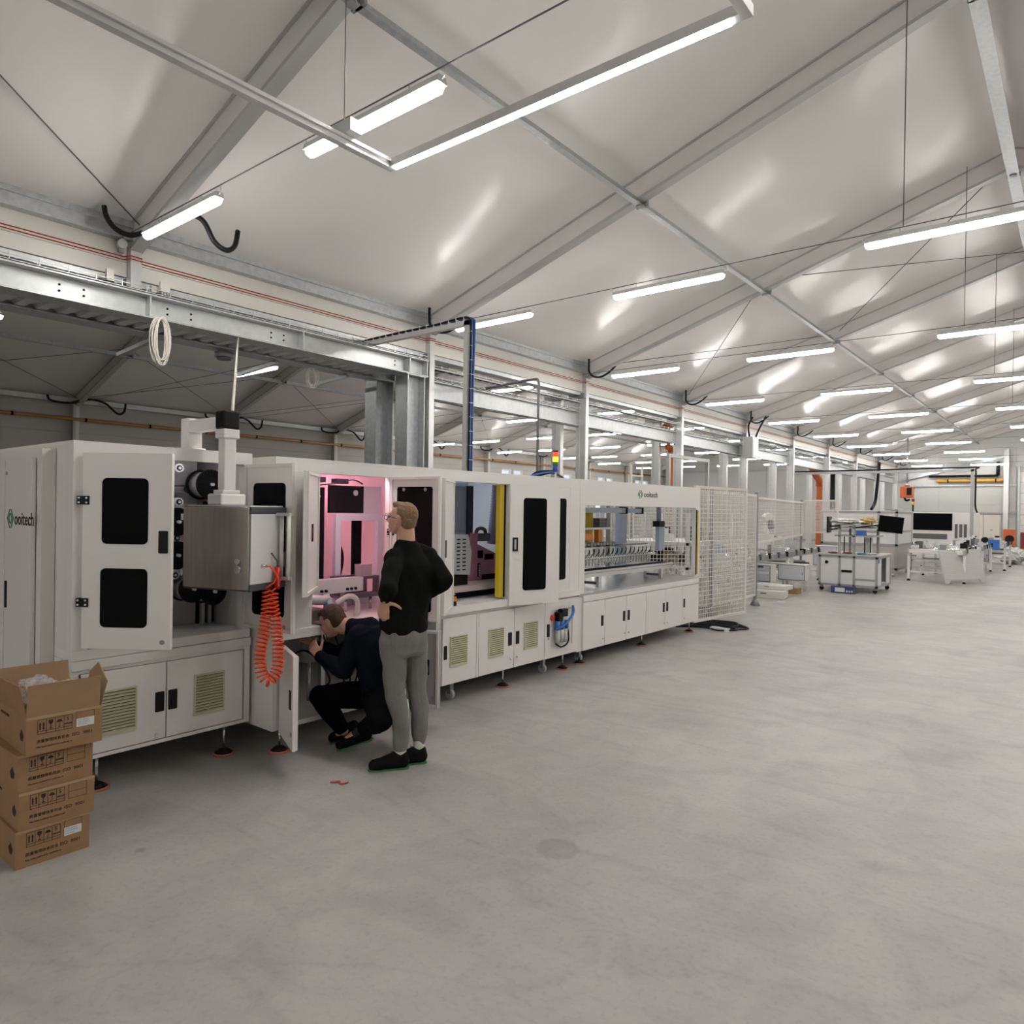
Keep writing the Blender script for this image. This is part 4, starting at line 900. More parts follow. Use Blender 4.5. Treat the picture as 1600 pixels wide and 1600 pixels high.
# ------------------------------------------------------------------ cartons by the reel unit
def carton(x1, y0, z0, dx, dy, dz, rot, label, sticker, open_top=False):
    """front face looks along +x at x1, from y0; rot in degrees about its near corner"""
    c = Vector((x1, y0, z0)); A = math.radians(rot)
    M = Matrix.Translation(c) @ Matrix.Rotation(A, 4, 'Z')
    t = thing('carton', M @ Vector((-dx / 2, dy / 2, 0)), label, 'box', 'stacked cartons')
    R3 = M.to_3x3(); right, nrm = R3 @ Vector((0, 1, 0)), R3 @ Vector((1, 0, 0))
    b = MB(M)
    if not open_top: b.box(-dx, 0, 0, dy, 0, dz)
    else:
        w = .005; b.box(-dx, 0, 0, dy, 0, w); b.box(-w, 0, 0, dy, w, dz); b.box(-dx, -dx + w, 0, dy, w, dz)
        b.box(-dx + w, -w, 0, w, w, dz); b.box(-dx + w, -w, dy - w, dy, w, dz)
    b.build('carton_body', CARD, t)
    P_ = lambda y, z: M @ Vector((.0006, y, z))
    # handling symbols: framed row of four
    s = dy / .32
    fr = MB(M).frame('x', .0002, .0009, .045 * s, .19 * s, .092, .160, .002)
    for k in (1, 2, 3): fr.box(.0002, .0009, (.045 + .03625 * k) * s - .001, (.045 + .03625 * k) * s + .001, .092, .160)
    fr.box(.0002, .0009, .045 * s, .19 * s, .1045, .1065).build('symbol_frame', PRINT, t)
    g = MB(M)
    for y in (.056, .070): g.box(.0002, .0009, y * s - .003, y * s + .003, .112, .136); g.prism([(y * s - .005, .136), (y * s + .005, .136), (y * s, .149)], 'x', .0002, .0009)
    g.build('arrow_symbol', PRINT, t)
    g = MB(M); y = .0995 * s
    g.prism([(y - .010, .152), (y + .010, .152), (y + .009, .138), (y + .003, .131), (y - .003, .131), (y - .009, .138)], 'x', .0002, .0009).box(.0002, .0009, y - .0014, y + .0014, .114, .131).box(.0002, .0009, y - .007, y + .007, .110, .114).build('glass_symbol', PRINT, t)
    g = MB(M); y = .1355 * s
    g.prism([(y + .012 * math.cos(a), .134 + .013 * math.sin(a)) for a in [math.pi * i / 8 for i in range(9)]], 'x', .0002, .0009).box(.0002, .0009, y - .001, y + .001, .112, .134).box(.0002, .0009, y - .006, y, .110, .113).build('umbrella_symbol', PRINT, t)
    text('stack_limit', '5', .026, P_(.163 * s, .134), right, PRINT, t)
    text('symbol_captions', '层数极限', .0085, P_(.156 * s, .116), right, PRINT, t)
    text('quality_lettering', '质量管理体系符合', .0172, P_(.042 * s, .052), right, PRINT, t)
    text('iso_lettering', 'ISO  9001', .0225, P_(.188 * s, .052), right, PRINT, t)
    text('audit_lettering', 'Has been audited to conform to', .0115, P_(.042 * s, .028), right, PRINT, t)
    MB(M).frame('x', .0002, .0008, .205 * s, .285 * s, .095, .165, .0015).box(.0002, .0008, .205 * s, .285 * s, .128, .1295).build('blank_form', PRINT, t)
    if sticker:
        q = MB(M).box(.0009, .0015, .206 * s, .284 * s, .092, .132).build('sticker', STICK, t)
        for i in range(3): text('sticker_text', ('QTY: 40 PCS', 'LOT 23 08 17', 'NO. 01 02')[i], .009, M @ Vector((.0017, .212 * s, .121 - .011 * i)), right, mat('grey_print', (.30, .32, .36), .7), q)
    # shipping mark on the narrow side
    b = MB(M); 
    b.prism([(-.05 - .03, .06), (-.05, .06), (-.035, .085), (-.065, .115), (-.095, .085)], 'y', -.0009, -.0002).build('side_mark', PRINT, t)
    text('side_lettering', 'MADE IN CHINA', .019, M @ Vector((-dx + .05, -.0006, .13)), R3 @ Vector((1, 0, 0)), PRINT, t)
    # tape and tape wrinkles
    tp = mat('clear_tape', (.45, .30, .18), .15)
    MB(M).box(-.0004, .0006, -.0004, dy + .0004, dz - .012, dz + .0005).build('packing_tape', tp, t)
    if open_top:
        w = .004
        MB(M).add([(0, .0, dz), (0, dy - .012, dz), (.028, dy - .018, dz + .155), (.022, .0, dz + .155), (-w, 0, dz), (-w, dy - .012, dz), (.028 - w, dy - .018, dz + .155), (.022 - w, .0, dz + .155)],
                  [(0, 1, 2, 3), (7, 6, 5, 4), (0, 4, 5, 1), (1, 5, 6, 2), (2, 6, 7, 3), (3, 7, 4, 0)]).build('flap', CARDI, t)
        MB(M).add([(-.01, dy, dz), (-dx * .48, dy, dz), (-dx * .50, dy + .02, dz + .13), (-.14, dy + .03, dz + .19), (.01, dy + .02, dz + .12), (-.01, dy - w, dz), (-dx * .48, dy - w, dz), (-dx * .50, dy + .02 - w, dz + .13), (-.14, dy + .03 - w, dz + .19), (.01, dy + .02 - w, dz + .12)],
                  [(0, 1, 2, 3, 4), (9, 8, 7, 6, 5), (0, 5, 6, 1), (1, 6, 7, 2), (2, 7, 8, 3), (3, 8, 9, 4), (4, 9, 5, 0)]).build('flap', CARDI, t)
        MB(M).add([(-.0, 0, dz), (-dx, 0, dz), (-dx, -.05, dz + .15), (0, -.03, dz + .155), (-.0, w, dz), (-dx, w, dz), (-dx, -.05 + w, dz + .15), (0, -.03 + w, dz + .155)],
                  [(0, 1, 2, 3), (7, 6, 5, 4), (0, 4, 5, 1), (1, 5, 6, 2), (2, 6, 7, 3), (3, 7, 4, 0)]).build('flap', CARD, t)
        MB(M).add([(-dx, 0, dz), (-dx, dy, dz), (-dx - .05, dy, dz + .15), (-dx - .05, 0, dz + .15), (-dx + w, 0, dz), (-dx + w, dy, dz), (-dx - .05 + w, dy, dz + .15), (-dx - .05 + w, 0, dz + .15)],
                  [(0, 1, 2, 3), (7, 6, 5, 4), (0, 4, 5, 1), (1, 5, 6, 2), (2, 6, 7, 3), (3, 7, 4, 0)]).build('flap', CARDI, t)
    return t, M
carton(-3.845, 1.117, 0, .44, .315, .177, 0, 'closed cardboard carton with a white sticker, standing on the floor under the others', True)
carton(-3.84, 1.127, .1775, .45, .322, .177, -1, 'closed cardboard carton without sticker, second up from the floor', False)
carton(-3.845, 1.122, .355, .42, .325, .177, 1.5, 'closed cardboard carton without sticker, directly under the open one', False)
ct, CM = carton(-3.815, 1.145, .5325, .46, .325, .177, -2, 'open cardboard carton with raised flaps on top of the stack, plastic film inside', True, True)
def crumple(name, M, cx, cy, cz, rx, ry, rz, seed, material, label, cat):
    bm = bmesh.new(); bmesh.ops.create_icosphere(bm, subdivisions=4, radius=1)
    for v in bm.verts:
        n_ = noise.noise(v.co * 2.2 + Vector((seed, 0, 0))) * .35 + noise.noise(v.co * 6 + Vector((0, seed, 0))) * .22
        v.co = M @ Vector((cx + v.co.x * rx * (1 + n_), cy + v.co.y * ry * (1 + n_), cz + v.co.z * rz * (1 + n_)))
    b = MB(); b.v = [v.co.copy() for v in bm.verts]; b.f = [tuple(q.index for q in f.verts) for f in bm.faces]; b.sm = [False] * len(b.f); bm.free()
    return b.build(name, material, label=label, cat=cat)
crumple('plastic_film', CM, -.20, .10, .25, .15, .085, .07, 3, PLASTIC, 'bunched clear plastic film spilling out of the open carton', 'packaging')
crumple('plastic_film', CM, -.14, .25, .23, .10, .05, .055, 8, PLASTIC, 'smaller bunch of clear plastic film beside the kraft paper in the open carton', 'packaging')
crumple('kraft_paper', CM, -.13, .19, .265, .05, .075, .03, 5, KRAFT, 'torn kraft paper sheet sticking out of the open carton', 'paper')
crumple('kraft_scrap', CM, -.08, .06, .22, .04, .04, .03, 6, KRAFT, 'small kraft paper scrap at the corner of the open carton', 'paper')

# ------------------------------------------------------------------ overhead cable bridge and cables
t = thing('cable_bridge', (-6.8, 7.36, 2.05), 'grey overhead cable bridge with blue cables coming down behind the machine', 'cable bridge')
BG = mat('bridge_grey', (.58, .57, .54), .45, .2)
MB().box(-9.3, -6.76, 7.32, 7.40, 4.30, 4.37).build('cross_arm', BG, t)
MB().box(-6.84, -6.76, 7.32, 7.40, 0, 4.37).build('drop_post', BG, t)
for i, mm_ in enumerate((BLACK, BLUE, BLACK, BLUE)):
    o_ = i * .022
    MB().tube(catmull([(-9.35, 7.32 + o_, 4.36), (-9.0, 7.33 + o_, 4.39), (-8.2, 7.33 + o_, 4.40), (-7.4, 7.33 + o_, 4.40), (-6.9, 7.33 + o_, 4.42), (-6.74 + .006 * i, 7.33 + o_, 4.38), (-6.715 + .006 * i, 7.33 + o_, 4.2), (-6.72, 7.33 + o_, 3.2), (-6.72, 7.33 + o_, 1.0)], 5), .015, 7).build('cable', mm_, t)
b = MB()
for i in range(16): b.box(-9.1 + i * .15, -9.09 + i * .15, 7.315, 7.405, 4.365, 4.43)
for i in range(14): b.box(-6.76, -6.70, 7.32, 7.41, 1.6 + i * .2, 1.608 + i * .2)
b.build('cable_ties', CABLEW, t)['kind'] = 'stuff'
MB().tube(catmull([(-9.05, 10.35, 4.05), (-8.2, 10.1, 4.03), (-7.6, 9.95, 4.02), (-7.45, 9.9, 3.95), (-7.43, 9.88, 3.6), (-7.43, 9.88, 1.5)], 6), .022, 8).build('drop_cable', DARKM, label='dark conduit bending down from the tie beam tray behind the machine', cat='cable')
# cable coils on the transfer beam
def coil(x, y, z, r, h, n, lab, mm_=CABLEW):
    pts = []
    for i in range(n * 20 + 1):
        a = 2 * math.pi * i / 20; k = i / 20
        rr = r * (1 + .25 * math.sin(k * 2.3)); off = .22 * r * math.sin(k * 1.9)
        pts.append((x + .03 * math.sin(k * 1.3), y + off + rr * math.sin(a), z + h * .5 + (h * .5) * math.cos(a) * (1 + .12 * math.sin(k * 3.1))))
    MB().tube(pts, .008, 6).build('cable_coil', mm_, label=lab, cat='cable')
coil(-8.78, 4.0, 3.44, .085, .54, 12, 'coil of white cable hanging on the front transfer beam')
coil(-9.6, 6.75, 3.62, .09, .30, 6, 'smaller coil of white cable hanging below the rear transfer beam')
for x, y, lab in ((-9.25, 3.42, 'small grey junction box with looped wires on the tray before the short column stub'), (-8.98, 4.12, 'small grey junction box with looped wires on the tray behind the short column stub')):
    j = thing('junction_box', (x, y, 4.32), lab, 'junction box')
    MB().box(x, x + .05, y - .06, y + .06, 4.36, 4.47).build('box_body', CABLEW, j)
    for q in (-.035, .0, .035): MB().tube(catmull([(x + .04, y + q, 4.36), (x + .05, y + q, 4.31), (x + .05, y + q + .05, 4.28), (x + .04, y + q + .12, 4.31)], 4), .007, 5).build('wire_loop', CABLEW, j)
MB().box(-9.05, -9.0, 3.98, 4.04, 4.32, 4.42).build('corner_cleat', CABLEW, label='small white angle cleat on the transfer beam behind the short column stub', cat='bracket')
MB().box(-8.93, -8.88, 3.42, 3.50, 4.32, 4.45).build('corner_cleat', CABLEW, label='small white angle cleat on the transfer beam before the short column stub', cat='bracket')
for (x, y, lab) in ((-10.3, 4.35, 'short unlit steel arm sticking out below the rear transfer beam by the near end'), (-10.3, 6.2, 'short pale lamp arm sticking out below the rear transfer beam'), (-10.3, 7.55, 'short pale lamp arm below the rear transfer beam next to the steel columns')):
    MB().bar((x - .55, y, 3.86), (-9.72, y, 3.93), .06, .05).build('beam_arm', MIDM if y < 5 else GALVL, label=lab, cat='arm')
a = thing('smoke_detector', (-9.75, 5.35, 3.86), 'round grey detector hanging under the rear transfer beam', 'detector')
MB().cyl((-9.75, 5.35, 3.86), (-9.75, 5.35, 3.93), .13, 20).build('body', MIDM, a); MB().cyl((-9.75, 5.35, 3.83), (-9.75, 5.35, 3.86), .10, 20).build('grille', DARKM, a)
# emergency lamp / small fixture at the stub head
a = thing('wall_fitting', (-8.92, 3.62, 4.70), 'small round grey fitting on a hook beside the short column stub head', 'fitting')
MB().cyl((-8.96, 3.60, 4.80), (-8.90, 3.60, 4.80), .055, 14).build('body', GALVL, a); MB().box(-8.97, -8.93, 3.57, 3.63, 4.70, 4.9).build('plate', MIDM, a)

# ------------------------------------------------------------------ mesh fences
FW_ = mat('fence_white', (.74, .72, .67), .45)
def fence(p0, p1, z0, z1, label, group=None, cell=(.06, .067), wire=.0085, tint=None, name='mesh_fence'):
    p0, p1 = Vector((*p0, 0)), Vector((*p1, 0)); w = (p1 - p0).length; u = (p1 - p0).normalized(); n = Vector((-u.y, u.x, 0))
    M = Matrix(((u.x, n.x, 0, p0.x), (u.y, n.y, 0, p0.y), (0, 0, 1, 0), (0, 0, 0, 1)))
    t = thing(name, p0 + u * w / 2 + Vector((0, 0, z0)), label, 'fence', group)
    MB(M).frame('y', -.02, .02, 0, w, z0, z1, .04).build('frame', FW_, t)
    b = MB(M); x = .04
    while x < w - .03: b.box(x - wire / 2, x + wire / 2, -wire / 2, wire / 2, z0 + .04, z1 - .04); x += cell[0]
    z = z0 + .04
    while z < z1 - .03: b.box(.04, w - .04, -wire / 2 - .004, wire / 2 - .004, z - wire / 2, z + wire / 2); z += cell[1]
    b.build('wire_mesh', FW_, t)['kind'] = 'stuff'
    if tint: MB(M).box(.04, w - .04, .012, .016, z0 + .04, z1 - .04).build('tinted_sheet', tint, t)
    return t
def post(x, y, h, label, group='fence posts'):
    t = thing('fence_post', (x, y, 0), label, 'post', group)
    MB().box(x - .025, x + .025, y - .025, y + .025, .02, h).build('shaft', MIDM, t)
    MB().cyl((x, y, 0), (x, y, .14), .10, 4, .03).build('base', MIDM, t)
post(-4.70, 11.0, 2.1, 'grey fence post with flared base in the white mesh fence beside the open machine end')
post(-4.72, 13.06, 2.1, 'tall grey fence post with flared base at the end of the white mesh fence')
post(-5.74, 19.16, 2.08, 'grey fence post holding the raised mesh panels over the conveyors', None)
post(-5.9, 9.75, 2.1, 'grey fence post behind the window cabinet')
fence((-4.36, 9.578), (-4.17, 11.08), .12, 2.10, 'white mesh gate swung open next to the window cabinet')
fence((-4.72, 11.06), (-4.72, 13.02), .18, 2.06, 'white mesh panel standing between the two grey posts')
fence((-5.85, 9.78), (-4.76, 10.98), .18, 2.06, 'white mesh panel standing diagonally behind the open mesh gate')
fence((-4.75, 13.10), (-5.70, 19.12), 1.14, 2.02, 'raised white mesh panel hung between posts above the conveyors', cell=(.13, .067), wire=.007)
fence((-5.70, 19.18), (-4.85, 19.22), 1.22, 2.08, 'raised white mesh panel with a middle rail behind the testing bench', cell=(.03, .03))
fence((-6.9, 6.5), (-6.9, 8.2), .05, 1.82, 'amber tinted safety panel behind the pink transfer head', cell=(.045, .06), tint=AMBER)
fence((-6.9, 8.3), (-6.9, 10.2), .05, 2.05, 'white mesh fence behind the machine line, next to the amber panel')
fence((-6.9, 10.3), (-6.9, 12.2), .05, 2.05, 'white mesh fence behind the machine line, second from the amber panel')
fence((-6.9, 12.3), (-6.9, 14.2), .05, 2.05, 'white mesh fence behind the machine line, third from the amber panel')
for i, y in enumerate((6.45, 8.25, 10.25, 12.25, 14.25)): post(-6.9, y, 2.1, 'grey post of the rear mesh fence, %s from the amber panel' % ORD[i + 1])
# beige machine frames glimpsed behind the fence
def rack(x0, x1, y0, y1, h, label, seed):
    r = random.Random(seed); t = thing('equipment_rack', ((x0 + x1) / 2, (y0 + y1) / 2, 0), label, 'machine')
    for x in (x0, x1 - .05):
        for y in (y0, y1 - .05): MB().box(x, x + .05, y, y + .05, 0, h).build('upright', WHITE, t)
    for z in (.25, .75, 1.15): MB().box(x0, x1, y0, y1, z, z + .05).build('shelf', WHITE2, t)
    for i in range(26):
        x, y, z = r.uniform(x0, x1 - .3), r.uniform(y0, y1 - .3), r.choice((.3, .8, 1.2))
        MB().box(x, x + r.uniform(.1, .3), y, y + r.uniform(.1, .3), z, z + r.uniform(.06, .28)).build('module', (BLACK, WHITE, DARKM, CREAM, MIDM, STICK)[i % 6], t)
    return t
rack(-6.6, -5.1, 11.0, 12.9, 1.7, 'white equipment rack with dark modules inside the mesh enclosure', 3)
rack(-8.5, -7.3, 10.4, 13.6, 1.7, 'white equipment rack standing behind the mesh panels at the back of the machine', 4)
# ladder frame
t = thing('step_ladder', (-7.9, 14.2, 0), 'white step ladder frame sticking up above the mesh fence', 'ladder')
for y in (14.0, 14.5): MB().bar((-7.9, y, 0), (-7.9, y + .0, 2.75), .04).build('rail', FW_, t)
for i in range(9): MB().bar((-7.9, 14.0, .28 + .28 * i), (-7.9, 14.5, .28 + .28 * i), .035).build('rung', FW_, t)
t = thing('goal_frame', (-7.6, 16.2, 0), 'tall pale rectangular profile frame standing behind the mesh fence', 'frame')
for y in (15.2, 17.4): MB().box(-7.63, -7.55, y - .04, y + .04, 0, 3.0).build('upright', ALUG, t)
MB().box(-7.63, -7.55, 15.16, 17.44, 3.0, 3.08).build('cross_bar', ALUG, t)

# ------------------------------------------------------------------ conveyors and stations further down the hall
def conveyor(x0, x1, y0, y1, h, label, n_roll=8, group=None):
    t = thing('roller_conveyor', ((x0 + x1) / 2, (y0 + y1) / 2, 0), label, 'conveyor', group)
    for x in (x0, x1 - .05): MB().box(x, x + .05, y0, y1, h - .12, h).build('side_rail', ALUG, t)
    for y in (y0, y1 - .05): MB().box(x0 + .05, x1 - .05, y, y + .05, h - .12, h - .02).build('end_rail', WHITE, t)
    for x in (x0, x1 - .06):
        for y in (y0 + .08, y1 - .14):
            l = MB().box(x, x + .06, y, y + .06, .05, h - .12).build('leg', WHITE, t)
            MB().cyl((x + .03, y + .03, 0), (x + .03, y + .03, .05), .05, 12, .02).build('leg_foot', BLACK, l)
    for i in range(n_roll):
        y = y0 + .15 + (y1 - y0 - .3) * i / max(1, n_roll - 1)
        MB().cyl((x0 + .05, y, h - .03), (x1 - .05, y, h - .03), .022, 10).build('roller', CHROME, t)
    for y in (y0 + .1, y1 - .13): MB().box(x0 + .06, x1 - .06, y, y + .04, .22, .26).build('stretcher', WHITE, t)
    rr_ = random.Random(int(abs(x0 * 100) + y0 * 10))
    for i in range(16):
        x, y, w = rr_.uniform(x0, x1 - .15), rr_.uniform(y0, y1 - .15), rr_.uniform(.05, .2)
        MB().box(x, x + w, y, y + rr_.uniform(.05, .2), h - .01, h + rr_.uniform(.03, .22)).build('stop_module', (WHITE, ALU, DARKM, WHITE, MIDM, BLACK, STICK, ALU)[i % 8], t)
    for i in range(6):
        z = rr_.uniform(.25, .6); MB().box(x0 + .1, x1 - .1, y0 + .2 + i * .3, y0 + .24 + i * .3, z, z + .04).build('cross_tie', (WHITE, ALU, DARKM)[i % 3], t)
    for i in range(4):
        y = y0 + .3 + (y1 - y0 - .6) * i / 3; MB().box(x1 - .02, x1 + .03, y, y + .06, h - .08, h + .04).build('sensor_bracket', BLACK if i % 2 else DARKM, t)
    return t
def ebox(x, y, z, w, hgt, d, label, open_door=False, name='electrical_box'):
    t = thing(name, (x, y, z), label, 'electrical box')
    MB().box(x - w / 2, x + w / 2, y, y + d, z, z + hgt).build('enclosure', WHITE, t, bevel=.004)
    MB().box(x - w / 2 + .015, x + w / 2 - .015, y - .015, y, z + .02, z + hgt - .02).build('door', mat('pale_grey_door', (.62, .64, .68), .35), t)
    MB().frame('y', y - .018, y - .012, x - w / 2 + .01, x + w / 2 - .01, z + .012, z + hgt - .012, .012).build('door_seal', DARKM, t)
    MB().box(x + w / 2 - .07, x + w / 2 - .05, y - .028, y - .015, z + hgt * .4, z + hgt * .55).build('latch', CHROME, t)
    for s in (-1, 1): MB().cyl((x + s * w * .4, y + d * .5, 0), (x + s * w * .4, y + d * .5, z), .018, 8).build('leg', WHITE, t)
    return t
conveyor(-6.9, -5.2, 14.3, 16.6, .82, 'roller conveyor seen behind the raised mesh panel, nearest the tall fence post')
conveyor(-6.9, -5.3, 17.0, 19.4, .82, 'roller conveyor under the far end of the raised mesh panel')
ebox(-5.05, 16.2, .22, .60, .36, .35, 'pale electrical box with latched door under the conveyor behind the mesh panel')
ebox(-5.55, 15.6, .20, .5, .38, .35, 'open white electrical box with dark wiring next to the latched one')
ebox(-5.45, 20.3, .3, .62, .55, .4, 'white electrical box beside the testing bench', name='electrical_box')
# removed covers lying on the floor
def cover(x, y, z, w, d, hgt, rot, label):
    M = Matrix.Translation((x, y, z)) @ Matrix.Rotation(math.radians(rot), 4, 'Z')
    t = thing('machine_cover', (x, y, z), label, 'cover')
    MB(M).box(-w / 2, w / 2, -d / 2, d / 2, 0, hgt).build('tray', mat('cover_cream', (.72, .70, .64), .4), t, bevel=.01)
    MB(M).box(-w * .1, w * .05, -d / 2 - .003, -d / 2, hgt * .55, hgt * .7).build('slot', DARKM, t)
cover(-5.02, 14.55, 0, .75, .5, .16, 8, 'cream sheet metal cover lying flat on the floor by the tall fence post')
cover(-4.98, 14.75, .161, .68, .45, .09, -6, 'cream sheet metal cover lying on top of another on the floor')
MB().box(-5.0, -4.7, 15.5, 15.75, 0, .12).build('small_carton', CARD, label='small brown carton on the floor behind the cream covers', cat='box')
MB().box(-4.62, -4.47, 13.9, 14.0, 0, .004).build('paper_scrap', STICK, label='scrap of white paper lying on the floor by the covers', cat='paper')
# robot arm like white body behind the raised panel
t = thing('robot_arm', (-6.1, 17.4, .82), 'white industrial robot arm resting behind the raised mesh panel', 'robot')
MB().box(-6.3, -5.9, 17.2, 17.6, .82, 1.2).build('base', WHITE, t, bevel=.03)
MB().tube(catmull([(-6.1, 17.4, 1.2), (-6.1, 17.4, 1.5), (-5.9, 17.0, 1.62), (-5.6, 16.4, 1.60)]), .11, 12).build('upper_arm', WHITE, t)
MB().cyl((-5.6, 16.4, 1.52), (-5.55, 16.3, 1.38), .07, 12).build('wrist', DARKM, t)
for i, (x, y, z) in enumerate(((-6.2, 14.8, .84), (-5.9, 15.3, .84), (-6.4, 15.9, .84), (-6.0, 18.2, .84), (-6.3, 18.8, .84))):
    MB().box(x - .12, x + .12, y - .1, y + .1, z, z + (.12, .2, .08, .25, .15)[i]).box(x - .05, x + .05, y - .04, y + .04, z + .08, z + .3).build('fixture_module', (BLUE, WHITE, STICK, WHITE, DARKM)[i], label='%s positioning module standing on the conveyor behind the raised mesh panel' % ('blue', 'small white', 'pale', 'tall white', 'dark grey')[i], cat='module')
# testing bench
BX0, BX1, BY0, BY1, BH = -4.66, -3.44, 16.86, 18.2, .80
t = thing('testing_bench', ((BX0 + BX1) / 2, (BY0 + BY1) / 2, 0), 'white panelled testing bench on castors with aluminium frame and monitors', 'bench')
for x in (BX0, BX0 + .42, BX0 + .72, BX1 - .05): MB().box(x, x + .045, BY0, BY0 + .045, .12, BH).build('profile', ALUG, t)
for x in (BX0, BX1 - .05): MB().box(x, x + .045, BY1 - .045, BY1, .12, BH).build('profile', ALUG, t)
for z in (.12, BH - .05):
    MB().box(BX0, BX1, BY0, BY0 + .045, z, z + .045).build('profile', ALUG, t); MB().box(BX1 - .045, BX1, BY0, BY1, z, z + .045).build('profile', ALUG, t)
for a_, c_ in ((BX0 + .045, BX0 + .42), (BX0 + .465, BX0 + .72), (BX0 + .765, BX1 - .05)):
    MB().box(a_, c_, BY0 + .015, BY0 + .03, .165, BH - .05).build('front_panel', mat('bench_white', (.74, .74, .72), .35), t)
MB().box(BX0 + .765, BX1 - .05, BY0 - .004, BY0 + .01, .28, .31).build('profile', ALUG, t)
for a_, c_ in ((BY0 + .05, BY0 + .42), (BY0 + .95, BY1 - .05)):
    MB().box(BX1 - .03, BX1 - .015, a_, c_, .165, BH - .05).build('side_panel', mat('bench_white', (.74, .74, .72), .35), t)
MB().box(BX0 + .05, BX0 + .06, BY0 + .05, BY1 - .05, .165, BH - .05).build('side_panel', mat('bench_white', (.74, .74, .72), .35), t)
MB().box(BX0 + .05, BX1 - .05, BY1 - .02, BY1 - .01, .165, BH - .05).build('back_panel', mat('bench_white', (.74, .74, .72), .35), t)
MB().box(BX0 - .02, BX1 + .02, BY0 - .02, BY1 + .02, BH, BH + .03).build('bench_top', mat('bench_top_grey', (.50, .48, .46), .4), t)
MB().cyl((BX0 + .17, BY0 + .013, .64), (BX0 + .17, BY0 - .012, .64), .035, 16).build('emergency_switch', BLACK, t)
MB().box(BX0 + .485, BX0 + .70, BY0 - .006, BY0 + .014, .43, .48).build('name_plate', BLACK, t)
MB().box(BX1 - .004, BX1 + .004, BY0 + .07, BY0 + .15, .66, .74).build('blue_sticker', BLUE, t)
for x in (BX0 + .06, BX1 - .06):
    for y in (BY0 + .06, BY1 - .06):
        MB().cyl((x, y - .02, .045), (x, y + .02, .045), .045, 14).build('castor', BLACK, t); MB().box(x - .03, x + .03, y - .03, y + .03, .07, .12).build('castor_fork', MIDM, t)
# superstructure
for x in (BX0 + .38, BX0 + .68): MB().box(x, x + .05, BY0 + .1, BY0 + .15, BH + .03, 1.48).build('tower_profile', ALUG, t)
for x in (BX0 + .38, BX1 - .25): MB().box(x, x + .05, BY1 - .3, BY1 - .25, BH + .03, 1.48).build('tower_profile', ALUG, t)
for z in (1.22, 1.40, 1.46): MB().box(BX0 + .3, BX1 - .12, BY0 + .1, BY1 - .25, z, z + .03).build('tower_shelf', ALUG, t)
MB().box(BX0 + .74, BX0 + .92, BY0 + .14, BY0 + .3, 1.26, 1.36).build('blue_camera_unit', BLUE, t)
MB().box(BX0 + .8, BX0 + .98, BY0 + .6, BY0 + .62, .86, 1.2).build('white_insert', WHITE, t)
for x in (BX0 + .44, BX0 + .86, BX0 + .98): MB().box(x, x + .02, BY0 + .35, BY0 + .37, BH + .03, 1.22).build('inner_rod', BLACK, t)
# monitors on arms (belong to the bench)
M2 = Matrix.Translation((BX0 + .20, BY0 + .05, 1.46)) @ Matrix.Rotation(math.radians(97), 4, 'Z')
mo = MB(M2).box(-.25, .25, -.02, .02, -.16, .20).build('monitor', BLACK, t)
MB().bar((BX0 + .22, BY0 + .05, 1.44), (BX0 + .42, BY0 + .12, 1.46), .035).bar((BX0 + .22, BY0 + .1, 1.37), (BX0 + .42, BY0 + .12, 1.40), .03).build('monitor_arm', BLACK, mo)
M2 = Matrix.Translation((BX1 + .24, BY0 - .02, 1.50)) @ Matrix.Rotation(math.radians(14), 4, 'Z') @ Matrix.Rotation(math.radians(6), 4, 'Y')
mo = MB(M2).box(-.235, .235, -.02, .02, -.16, .19).build('monitor', BLACK, t)
MB(M2).box(-.225, .225, -.022, -.019, -.15, .18).build('screen', GLASSB, mo)
MB().bar((BX1 + .2, BY0 + .02, 1.52), (BX0 + .7, BY0 + .12, 1.42), .03).build('monitor_arm', BLACK, mo)
crumple('foam_sheet', Matrix.Identity(4), BX0 + .45, BY0 + .35, 1.56, .34, .35, .06, 12, mat('white_foam', (.78, .77, .74), .8), 'white foam sheet heaped on top of the testing bench tower', 'packaging')
crumple('wood_wool', Matrix.Identity(4), BX0 + .85, BY0 + .75, 1.57, .16, .2, .09, 14, KRAFT, 'brown packing paper heap beside the foam on the bench tower', 'packaging')
for i, (x, y, c_) in enumerate(((BX0 + .25, BY0 + .2, (.35, .06, .05)), (BX0 + .55, BY0 + .25, (.4, .05, .05)), (BX0 + .85, BY0 + .2, (.08, .45, .42)), (BX0 + 1.05, BY0 + .3, (.7, .7, .68)))):
    crumple('bench_cloth', Matrix.Identity(4), x, y, BH + .05, .1, .08, .02, 20 + i, mat('cloth_%d' % i, c_, .7), '%s lying on the testing bench top' % ('dark red lead', 'second red lead', 'turquoise cloth', 'white cloth')[i], 'cloth')
t = thing('product_box', (-4.05, 16.55, 0), 'dark blue box with white print on the floor before the testing bench', 'box')
MB().box(-4.28, -3.82, 16.45, 16.62, 0, .15).build('box_body', mat('navy_box', (.04, .05, .16), .5), t); MB().box(-4.2, -4.0, 16.447, 16.45, .03, .12).build('label_print', STICK, t)
for i in range(3): MB().box(-3.97 + i * .05, -3.94 + i * .05, 16.447, 16.45, .03, .07).build('print_mark', STICK, t)
